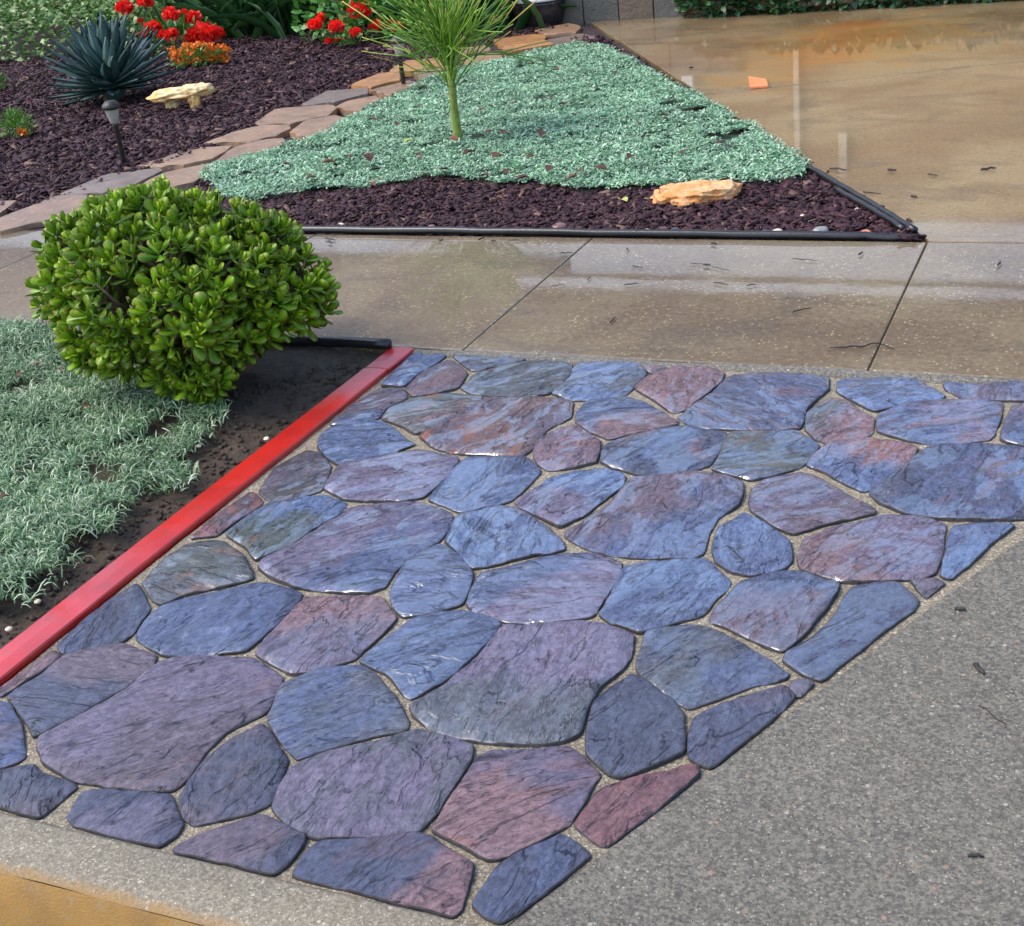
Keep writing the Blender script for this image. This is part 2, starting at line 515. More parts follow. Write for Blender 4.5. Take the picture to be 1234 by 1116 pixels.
M['walk'] = wet_concrete('wet_walk_concrete', (0.112, 0.060, 0.009), (0.185, 0.128, 0.050), (0.46, 0.37, 0.2), 0.85, 1.0, 0.75)
rust_spots = []
for (px, py, r, col, amt) in [(1015, 52, 0.55, (0.34, 0.10, 0.012), 0.85), (960, 62, 0.75, (0.30, 0.15, 0.03), 0.6), (1090, 45, 0.6, (0.30, 0.17, 0.04), 0.6),
                              (840, 62, 0.7, (0.28, 0.14, 0.06), 0.4)]:
    q = G(px, py); rust_spots.append((q[0], q[1], r, col, amt))
M['drive'] = wet_concrete('wet_drive_concrete', (0.165, 0.094, 0.024), (0.265, 0.185, 0.075), (0.5, 0.42, 0.28), 0.7, 1.0, 0.25, rust_spots)
t = NT('yellow_kerb_paint'); p = t.pos()
c = t.mix(t.ramp(t.noise(p, 9, 5, 0.65), 0.35, 0.7), (0.33, 0.18, 0.045), (0.25, 0.135, 0.04))
c = t.mix(t.ramp(t.noise(p, 24, 7, 0.8), 0.55, 0.66), c, (0.27, 0.20, 0.11))
M['yellow'] = t.set(col=c, rough=0.45, normal=t.bump(t.noise(p, 200, 4), 0.4, 0.004))
t = NT('red_painted_board'); p = t.pos()
c = t.mix(t.ramp(t.noise(p, 6, 5), 0.3, 0.7), (0.50, 0.014, 0.008), (0.38, 0.010, 0.008))
c = t.mix(t.ramp(t.noise(t.mapping(p, scale=(3, 1, 1)), 40, 5, 0.7), 0.64, 0.76), c, (0.16, 0.012, 0.01))
c = t.mix(t.ramp(t.noise(p, 26, 6, 0.75, 0.8), 0.58, 0.68), c, (0.24, 0.05, 0.035))
c = t.mix(t.math('MULTIPLY', t.ramp(t.noise(t.mapping(p, scale=(2, 1, 1), loc=(3, 1, 0)), 17, 7, 0.78, 0.4), 0.55, 0.68), 0.6), c, (0.08, 0.045, 0.03))
M['red'] = t.set(col=c, rough=0.34, spec=0.6, normal=t.bump(t.noise(p, 90, 4), 0.2, 0.003), coat=0.5, coat_rough=0.22, coat_ior=1.4)
t = NT('damp_soil'); p = t.pos()
c = t.mix(t.ramp(t.noise(p, 30, 6, 0.7), 0.3, 0.7), (0.055, 0.036, 0.021), (0.155, 0.108, 0.066))
c = t.mix(t.ramp(t.noise(p, 3, 3), 0.4, 0.65), c, (0.075, 0.054, 0.038))
M['soil'] = t.set(col=c, rough=0.8, normal=t.bump(t.noise(p, 60, 7, 0.75), 1.0, 0.03))
M['mulchbed'] = plain('mulch_floor', (0.030, 0.016, 0.018), 0.8, 0.5, 30, 1.0)
t = NT('mulch_chip')
r = t.attr('rnd')
c = t.mix(r, (0.020, 0.008, 0.011), (0.070, 0.028, 0.034))
c = t.mix(t.ramp(r, 0.90, 0.98), c, (0.17, 0.10, 0.075))
M['mulch'] = t.set(col=c, rough=0.6, spec=0.22, normal=t.bump(t.noise(t.pos(), 90, 4), 0.5, 0.01))
t = NT('flagstone'); p = t.pos()
a = t.attr('col_a', 'OBJECT', 'Color')
c = t.mix(t.ramp(t.noise(p, 5, 6, 0.65, 0.6), 0.3, 0.7), t.mix(0.5, a, (0.06, 0.035, 0.03)), a)
c = t.mix(t.ramp(t.noise(p, 22, 5, 0.7), 0.55, 0.75), c, t.mix(0.25, a, (0.8, 0.7, 0.6)))
M['flag'] = t.set(col=c, rough=0.4, normal=t.bump(t.noise(p, 16, 7, 0.65), 0.6, 0.02), coat=0.25, coat_rough=0.25)
M['pipe'] = plain('black_poly_edging', (0.012, 0.012, 0.014), 0.3, 0.3, 15, 0.1)
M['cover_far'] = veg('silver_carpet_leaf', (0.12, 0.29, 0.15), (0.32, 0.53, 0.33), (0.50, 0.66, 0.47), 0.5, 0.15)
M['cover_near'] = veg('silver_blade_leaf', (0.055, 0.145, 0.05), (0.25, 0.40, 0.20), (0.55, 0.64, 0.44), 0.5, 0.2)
M['cover_floor'] = plain('ground_cover_floor', (0.035, 0.06, 0.035), 0.8, 0.4, 25, 1.0)
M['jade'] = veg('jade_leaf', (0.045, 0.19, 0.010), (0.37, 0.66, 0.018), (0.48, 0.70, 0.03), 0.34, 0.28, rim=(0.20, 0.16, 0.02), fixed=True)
M['jade_stem'] = plain('jade_stem', (0.11, 0.075, 0.04), 0.7, 0.3, 30, 0.5)
M['agave'] = veg('agave_leaf', (0.026, 0.070, 0.064), (0.105, 0.19, 0.175), None, 0.4, 0.05)
M['ivy'] = veg('vine_leaf', (0.03, 0.11, 0.015), (0.16, 0.30, 0.06), (0.52, 0.54, 0.26), 0.5, 0.2)
M['strap'] = veg('strap_leaf', (0.014, 0.055, 0.014), (0.05, 0.13, 0.035), None, 0.3, 0.1)
M['green'] = veg('green_leaf', (0.035, 0.15, 0.018), (0.09, 0.27, 0.035), None, 0.45, 0.2)
M['grassy'] = veg('grassy_leaf', (0.05, 0.17, 0.015), (0.15, 0.30, 0.03), None, 0.5, 0.2)
M['hedge'] = veg('hedge_leaf', (0.008, 0.03, 0.010), (0.03, 0.11, 0.03), None, 0.4, 0.1)
M['redflower'] = veg('red_petal', (0.90, 0.012, 0.010), (0.96, 0.035, 0.02), None, 0.6, 0.4)
M['orangeflower'] = veg('orange_petal', (0.75, 0.14, 0.01), (0.85, 0.27, 0.02), None, 0.5, 0.3)
M['violet'] = veg('violet_petal', (0.16, 0.03, 0.35), (0.24, 0.05, 0.5), None, 0.5, 0.2)
t = NT('pencil_cactus_twig')
g = t.attr('tipness')
c = t.mix(t.rnd(), (0.055, 0.16, 0.012), (0.19, 0.33, 0.022))
c = t.mix(t.ramp(g, 0.72, 1.0), c, (0.46, 0.30, 0.04))
M['twig'] = t.set(col=c, rough=0.45)
M['trunk'] = plain('cactus_trunk', (0.16, 0.21, 0.03), 0.55, 0.3, 40, 0.5)
t = NT('pale_coral_rock'); p = t.tc.outputs['Object']
c = t.mix(t.ramp(t.noise(p, 9, 5), 0.35, 0.65), (0.80, 0.62, 0.34), (0.76, 0.40, 0.12))
M['rockpale'] = t.set(col=c, rough=0.7, normal=t.bump(t.noise(p, 40, 6), 0.7, 0.02))
t = NT('orange_rock'); p = t.tc.outputs['Object']
c = t.mix(t.ramp(t.noise(p, 10, 6, 0.65), 0.35, 0.65), (0.74, 0.27, 0.07), (0.78, 0.46, 0.22))
c = t.mix(t.ramp(t.noise(p, 5, 4, 0.5, 1.0), 0.6, 0.7), c, (0.50, 0.12, 0.02))
M['rockorange'] = t.set(col=c, rough=0.6, normal=t.bump(t.noise(p, 35, 6, 0.7), 0.8, 0.02))
M['darkplastic'] = plain('dark_bronze_plastic', (0.016, 0.013, 0.011), 0.5, 0.2, 20, 0.1)
M['lens'] = plain('frosted_lens', (0.26, 0.25, 0.22), 0.3, 0.1, 20, 0.05)
M['glaze'] = plain('dark_glazed_pot', (0.022, 0.018, 0.020), 0.22, 0.4, 8, 0.15)
M['white'] = plain('white_paint', (0.74, 0.73, 0.70), 0.5, 0.06, 10, 0.05)
M['cream'] = plain('cream_paint', (0.56, 0.47, 0.32), 0.6, 0.08, 10, 0.05)
M['stucco'] = plain('pale_blue_siding', (0.70, 0.74, 0.80), 0.7, 0.04, 30, 0.5)
M['tanwall'] = plain('tan_stucco', (0.34, 0.205, 0.075), 0.85, 0.1, 30, 0.5)
M['roof'] = plain('brown_shingle', (0.075, 0.048, 0.024), 0.85, 0.3, 12, 0.6)
t = NT('house_block'); a = t.attr('col_a', 'OBJECT', 'Color'); p = t.pos()
c = t.mix(t.ramp(t.noise(p, 7, 5, 0.6), 0.3, 0.7), t.mix(0.35, a, (0.02, 0.018, 0.015)), a)
M['block'] = t.set(col=c, rough=0.6, normal=t.bump(t.noise(p, 25, 5), 0.5, 0.02))
M['glass'] = plain('window_glass', (0.02, 0.025, 0.03), 0.05, 0.1, 2, 0.0)
M['deadleaf'] = veg('dead_leaf', (0.070, 0.022, 0.010), (0.16, 0.060, 0.024), None, 0.55, 0.05)
M['litter'] = plain('dark_litter', (0.022, 0.016, 0.014), 0.6, 0.4, 50, 0.3)
M['stake'] = plain('yellow_green_stake', (0.38, 0.42, 0.09), 0.5, 0.15, 20, 0.1)
M['shard'] = plain('orange_shard', (0.68, 0.22, 0.08), 0.5, 0.15, 20, 0.2)
M['street'] = aggregate('street_asphalt', (0.07, 0.068, 0.065), (0.03, 0.03, 0.03), (0.3, 0.3, 0.28), 150, 0.1, 0.5, 0.5)
def pebble_mat(name, col): return plain(name, col, 0.35, 0.2, 40, 0.1)

# ================================================================== SETTING
Y_K0, Y_K1 = 1.312, 1.437        # kerb top
Y_W0, Y_W1 = 3.872, 5.185        # sidewalk
Y_H = 11.62                      # house front
X_R = -2.258                     # middle of the red board
D0 = G(1117, 291)[:2]; D1 = G(716, 29)[:2]           # planted side of the driveway

obj('ground', slab_mesh('ground', [(-300, 1.42), (300, 1.42), (300, 500), (-300, 500)], -0.5, -0.09), M['soil'], kind='structure')
obj('street', slab_mesh('street', [(-300, -300), (300, -300), (300, 1.30), (-300, 1.30)], -0.6, -0.17), M['street'], kind='structure')

# kerb: grey top, rounded nose, yellow face
AX0, AX1 = -0.829, 0.300          # apron edge at the kerb, at the walk
def apron_x(y): return AX0 + (y - Y_K1) * (AX1 - AX0) / (Y_W0 - Y_K1)
prof = [(Y_K1 - 0.004, -0.30), (Y_K1 - 0.004, -0.006), (Y_K1 - 0.012, -0.002), (Y_K0 + 0.020, -0.004), (Y_K0 + 0.006, -0.010), (Y_K0 - 0.002, -0.020)]
face = [(Y_K0 - 0.0025, -0.0205), (Y_K0 - 0.012, -0.050), (Y_K0 - 0.030, -0.165), (Y_K0 - 0.030, -0.3)]
def extr(prof, xs, wob=0.0, seed=0):
    v, f = [], []
    for i, x in enumerate(xs):
        for j, (y, z) in enumerate(prof):
            w = wob * mnoise.noise(Vector((x * 5, j * 3.1 + seed, 1.7)))
            v.append((x, y + w, z + w * 0.6))
    k = len(prof)
    for i in range(len(xs) - 1):
        for j in range(k - 1):
            f.append((i * k + j, i * k + j + 1, (i + 1) * k + j + 1, (i + 1) * k + j))
    return v, f
kxs = np.concatenate([np.linspace(-12, -3.2, 12), np.linspace(-3.1, AX0 + 0.10, 90)])
v, f = extr(prof, kxs, 0.004, 2)
kerb = obj('kerb', new_mesh('kerb', v, f, True), M['kerb_top'], kind='structure')
v, f = extr(face, kxs, 0.003, 5)
obj('painted_face', new_mesh('painted_face', v, f, True), M['yellow'], kerb)

# apron of exposed aggregate running down to the street
ap = []
ays = [3.868, 3.4, 3.0, 2.6, 2.2, 1.8, Y_K1 + 0.002, 1.30, 1.18, 1.174]
nx = 20
v, f = [], []
for y in ays:
    x0 = apron_x(max(y, Y_K1)) + (0.004)
    for k in range(nx + 1):
        x = x0 + (8.0 - x0) * (k / nx) ** 2
        z = -0.012 - 0.10 * max(0.0, (1.55 - y)) ** 1.2 * 3.0 * min(1.0, 0.15 + 0.35 * (x - x0))
        v.append((x, y, max(z, -0.16) if y > 1.175 else -0.25))
for i in range(len(ays) - 1):
    for k in range(nx):
        a = i * (nx + 1) + k
        f.append((a + nx + 1, a + nx + 2, a + 1, a))
obj('apron', new_mesh('apron', v, f, True), M['apron'], kind='structure')

# sidewalk: slabs with open joints
walk = obj('sidewalk', slab_mesh('sidewalk', [(-18, Y_W0 + .02), (18, Y_W0 + .02), (18, Y_W1 - .004), (-18, Y_W1 - .004)], -0.16, -0.014), M['kerb'], kind='structure')
jx = [-0.650 - 1.372 * k for k in range(-8, 11)]
jx = sorted(jx)
for a, b in zip(jx[:-1], jx[1:]):
    sk = 0.010
    me = slab_mesh('slab', [(a + .0025, Y_W0), (b - .0025, Y_W0), (b - .0025, Y_W1), (a + .0025, Y_W1)], -0.10, 0.0, 0.005, chamfer_seg=2)
    obj('slab', me, M['walk'], walk)
# trowelled lip where the walk drops to the patio
v, f = extr([(Y_W0 - 0.001, -0.06), (Y_W0 - 0.040, -0.058), (Y_W0 - 0.043, -0.030), (Y_W0 - 0.034, -0.012), (Y_W0 - 0.018, -0.004), (Y_W0 - 0.001, -0.0015)], np.linspace(-2.3, 8, 220), 0.010, 9)
obj('slab_lip', new_mesh('slab_lip', v, [q[::-1] for q in f], True), M['apron'], walk)

# driveway: two pours with a joint
def lerp(a, b, t): return np.asarray(a) * (1 - t) + np.asarray(b) * t
J0 = G(902, 108)[:2]; J1 = G(1234, 74)[:2]
jd = (J1 - J0) / np.linalg.norm(J1 - J0)
def line_hit(p, d, a, b):
    e = b - a
    A = np.array([[d[0], -e[0]], [d[1], -e[1]]])
    s = np.linalg.solve(A, a - p)
    return p + d * s[0]
JL = line_hit(J0, jd, D0, D1)
JR = J0 + jd * 9.0
drive = obj('driveway', slab_mesh('driveway', [D0 + (0.0, .03), (8, Y_W1 + .03), (8, Y_H - .02), D1 + (0, Y_H - .02 - D1[1])], -0.18, -0.014), M['kerb'], kind='structure')
jn = np.array([-jd[1], jd[0]]) * 0.010
DT = line_hit(np.array([0, Y_H - 0.01]), np.array([1.0, 0]), D0, D1)
obj('slab', slab_mesh('slab', [D0 + (.01, .006), (8, Y_W1 + .006), (8, JR[1]), JR - jn, JL - jn], -0.12, 0.001, 0.005), M['drive'], drive)
obj('slab', slab_mesh('slab', [JL + jn, JR + jn, (8, JR[1] + .02), (8, Y_H - .01), DT], -0.12, 0.001, 0.005), M['drive'], drive)

# soil of the strip beside the patio
def height_sheet(name, poly, step, zfun, mat, parent=None, kind='structure'):
    poly = np.asarray(poly, float)
    if area(poly) < 0: poly = poly[::-1]
    edge = resample(poly, step)
    lo, hi = poly.min(0), poly.max(0)
    gx, gy = np.meshgrid(np.arange(lo[0], hi[0], step), np.arange(lo[1], hi[1], step))
    q = np.stack([gx.ravel(), gy.ravel()], 1) + (RNG.random((gx.size, 2)) - .5) * step * .5
    q = q[inside(q, poly)]
    q = q[seg_dist(q, poly) > step * 0.5]
    P = np.vstack([edge, q])
    n = len(edge)
    vs, _, fs, *_r = delaunay_2d_cdt([Vector(p) for p in P], [], [list(range(n))], 1, 1e-6)
    vv = [(p[0], p[1], zfun(p[0], p[1])) for p in vs]
    return obj(name, new_mesh(name, vv, fs, True), mat, parent, kind=kind)

def fbm(x, y, s, o=4):
    return mnoise.fractal(Vector((x * s, y * s, 3.3)), 0.9, 2.1, o)

soil_poly = [(-9, Y_K1), (X_R - 0.045, Y_K1), (X_R - 0.045, Y_W0), (-9, Y_W0)]
height_sheet('soil', [(-4.6, Y_K1), (X_R - .04, Y_K1), (X_R - .04, Y_W0 - .002), (-4.6, Y_W0 - .002)], 0.035,
             lambda x, y: -0.028 + 0.012 * fbm(x, y, 4) + 0.008 * fbm(x, y, 17) + 0.02 * min(1, max(0, (X_R - .08 - x)) * 3), M['soil'])

# mulch beds
front_px = [(250, 218), (300, 236), (335, 276), (1093, 290), (1117, 291), (985, 205), (975, 192), (700, 190), (400, 190)]
FB = np.array([G(-400, 279)[:2], (D0[0] - .01, Y_W1 + .004), lerp(D0, D1, .998), G(560, -2)[:2], G(-500, -10)[:2]])
FB = np.array([(-16, Y_W1 + .004), (D0[0] - .02, Y_W1 + .004), D1 + (-.02, 0), (D1[0] - .05, Y_H - .02), (-26, Y_H + 8), (-26, Y_W1 + .004)])
def bed_z(x, y):
    return -0.005 + 0.018 * fbm(x, y, 1.3) + 0.012 * fbm(x, y, 6)
def bedz(P): return np.array([bed_z(x, y) for x, y in P])
height_sheet('mulch_bed', FB, 0.16, lambda x, y: bed_z(x, y) - 0.012, M['mulchbed'])

# ================================================================== HOUSE (seen at its foot and mirrored in the wet concrete)
house = thing('house', (0, Y_H, 0), 'tan stucco house with stone block base at the head of the driveway', 'house')
def part(name, vf, mat, parent, smooth=False):
    return obj(name, new_mesh(name, vf[0], vf[1], smooth), mat, parent)
HX0, HX1 = -4.75, 12.0
part('wall', box(HX0, 0.0, -0.1, HX1, 0.25, 1.80), M['tanwall'], house)
part('upper_wall', box(HX0 - .02, -0.02, 1.802, HX1 + .02, 0.25, 2.46), M['stucco'], house)  # unseen pale wall, sized and coloured for the band reflected on the sidewalk
pl = part('plinth', box(-4.72, -0.075, -0.1, -3.02, -0.003, 0.50), M['mortar'], house)
bx = -4.70
cols = [(.10, .085, .065), (.075, .075, .065), (.11, .08, .055), (.085, .08, .07), (.12, .095, .06)]
k = 0
for row in range(2):
    bx = -4.70 - (0.17 if row else 0)
    while bx < -3.04:
        w = 0.27 + 0.09 * random.random()
        x0, x1 = max(bx, -4.70), min(bx + w, -3.03)
        if x1 - x0 > 0.08:
            z0 = -0.08 + row * 0.285
            me = new_mesh('block', *box(x0 + .004, -0.10 - .012 * random.random(), z0 + .004, x1 - .004, -0.070, z0 + 0.281))
            bevel_me(me, 0.008, 2)
            o = obj('block', me, M['block'], pl); o['col_a'] = cols[k % 5]; k += 1
        bx += w
# roof: sloping shingle plane with eave, ridge
v = [(HX0 - .6, -0.03, 2.46), (HX1 + .6, -0.03, 2.46), (HX1 + .6, 3.6, 4.95), (HX0 - .6, 3.6, 4.95), (HX0 - .6, 8, 2.3), (HX1 + .6, 8, 2.3)]
v += [(x, y, z - .12) for x, y, z in v]
part('roof', (v, [(0, 1, 2, 3), (3, 2, 5, 4), (7, 6, 9, 8), (8, 9, 10, 11), (6, 7, 1, 0), (4, 5, 11, 10), (0, 3, 9, 6), (1, 7, 8, 2), (3, 4, 10, 9), (2, 8, 11, 5)]), M['roof'], house)
for i in range(9):     # courses of shingles step up the slope
    y = 0.0 + i * 0.40; z = 2.465 + (y + .03) * 0.686
    part('shingle_course', box(HX0 - .55, y, z - .02, HX1 + .55, y + 0.20, z + 0.16), M['roof'], house)
part('fascia', box(HX0 - .6, -0.055, 2.37, HX1 + .6, -0.032, 2.47), M['stucco'], house)
def window(x0, z0, x1, z1):
    w = part('window', join([box(x0, -.05, z0, x0 + .08, -.002, z1), box(x1 - .08, -.05, z0, x1, -.002, z1), box(x0 + .08, -.05, z0, x1 - .08, -.002, z0 + .08), box(x0 + .08, -.05, z1 - .08, x1 - .08, -.002, z1)]), M['white'], house)
    part('pane', box(x0 + .08, -.02, z0 + .08, x1 - .08, -.004, z1 - .08), M['glass'], w)
    part('mullion', box((x0 + x1) / 2 - .03, -.04, z0 + .08, (x0 + x1) / 2 + .03, -.021, z1 - .08), M['white'], w)
for px_ in (-2.55, 3.8):
    part('reflection_post', box(px_ - .022, -.06, 0.0, px_ + .022, -.003, 1.798), M['cream'], house)  # cream posts, unseen, added for the streaks mirrored in the driveway
part('reflection_panel', box(-2.20, -.05, 1.02, -2.13, -.003, 1.40), M['cream'], house)  # unseen cream panel, added for a pale mark in the driveway reflection
# unseen wing, farther back, its height made up for the reflected bands on the sidewalk
WX0, WX1, WY = -26.0, -4.80, 4.4
part('added_wing_wall', box(WX0, WY, -0.3, WX1, WY + .25, 2.75), M['tanwall'], house)
part('added_wing_siding', box(WX0, WY - .02, 2.752, WX1, WY + 0.25, 3.75), M['stucco'], house)
v = [(WX0 - .6, WY - .04, 3.76), (WX1 - .01, WY - .04, 3.76), (WX1 - .01, WY + 4, 6.7), (WX0 - .6, WY + 4, 6.7)]
v += [(x, y, z - .14) for x, y, z in v]
part('added_wing_roof', (v, [(0, 1, 2, 3), (7, 6, 5, 4), (0, 4, 5, 1), (1, 5, 6, 2), (2, 6, 7, 3), (3, 7, 4, 0)]), M['roof'], house)
for x0 in (-20, -15.5, -11, -7.5):
    w = part('window', join([box(x0, WY - .06, 1.2, x0 + 1.4, WY - .003, 1.3), box(x0, WY - .06, 2.4, x0 + 1.4, WY - .003, 2.5), box(x0, WY - .06, 1.3, x0 + .1, WY - .003, 2.4), box(x0 + 1.3, WY - .06, 1.3, x0 + 1.4, WY - .003, 2.4)]), M['white'], house)
    part('pane', box(x0 + .1, WY - .03, 1.3, x0 + 1.3, WY - .004, 2.4), M['glass'], w)
d = part('door', box(-4.30, -.06, 0.50, -3.55, -.001, 1.90), M['roof'], house)
part('door_jamb', box(-4.40, -.08, 0.50, -4.302, -.001, 1.90), M['white'], d); part('door_jamb', box(-3.548, -.08, .50, -3.45, -.001, 1.90), M['white'], d)

# ================================================================== PATIO
patio_poly = [(X_R + 0.046, Y_K1 + .001), (AX0 + .001, Y_K1 + .001), (AX1 + .004, Y_W0 - .003), (X_R + 0.046, Y_W0 - .003)]
patio_poly = np.array(patio_poly)
Z_M, Z_T = -0.0165, -0.008
def mz(x, y): return Z_M + 0.0025 * fbm(x, y, 14) + 0.0012 * fbm(x, y, 60)
patio = height_sheet('patio', patio_poly, 0.022, mz, M['mortar'])

zA = lambda P: [(250 + x / 3.085, 400 + y / 3.085) for x, y in P]
zB = lambda P: [(600 + x / 3.695, 400 + y / 3.695) for x, y in P]
zC = lambda P: [(900 + x / 3.695, 400 + y / 3.695) for x, y in P]
zD = lambda P: [(x / 2.56, 680 + y / 2.56) for x, y in P]
zE = lambda P: [(x / 2.5375, 380 + y / 2.5375) for x, y in P]
zF = lambda P: [(600 + x / 2.345, 640 + y / 2.345) for x, y in P]
zG = lambda P: [(300 + x / 2.56, 680 + y / 2.56) for x, y in P]
zH = lambda P: [(850 + x / 2.1637, 600 + y / 2.1637) for x, y in P]
BL, LI, PU, PK, GR, DB, RD, GN, PB, SB = 'BL LI PU PK GR DB RD GN PB SB'.split()
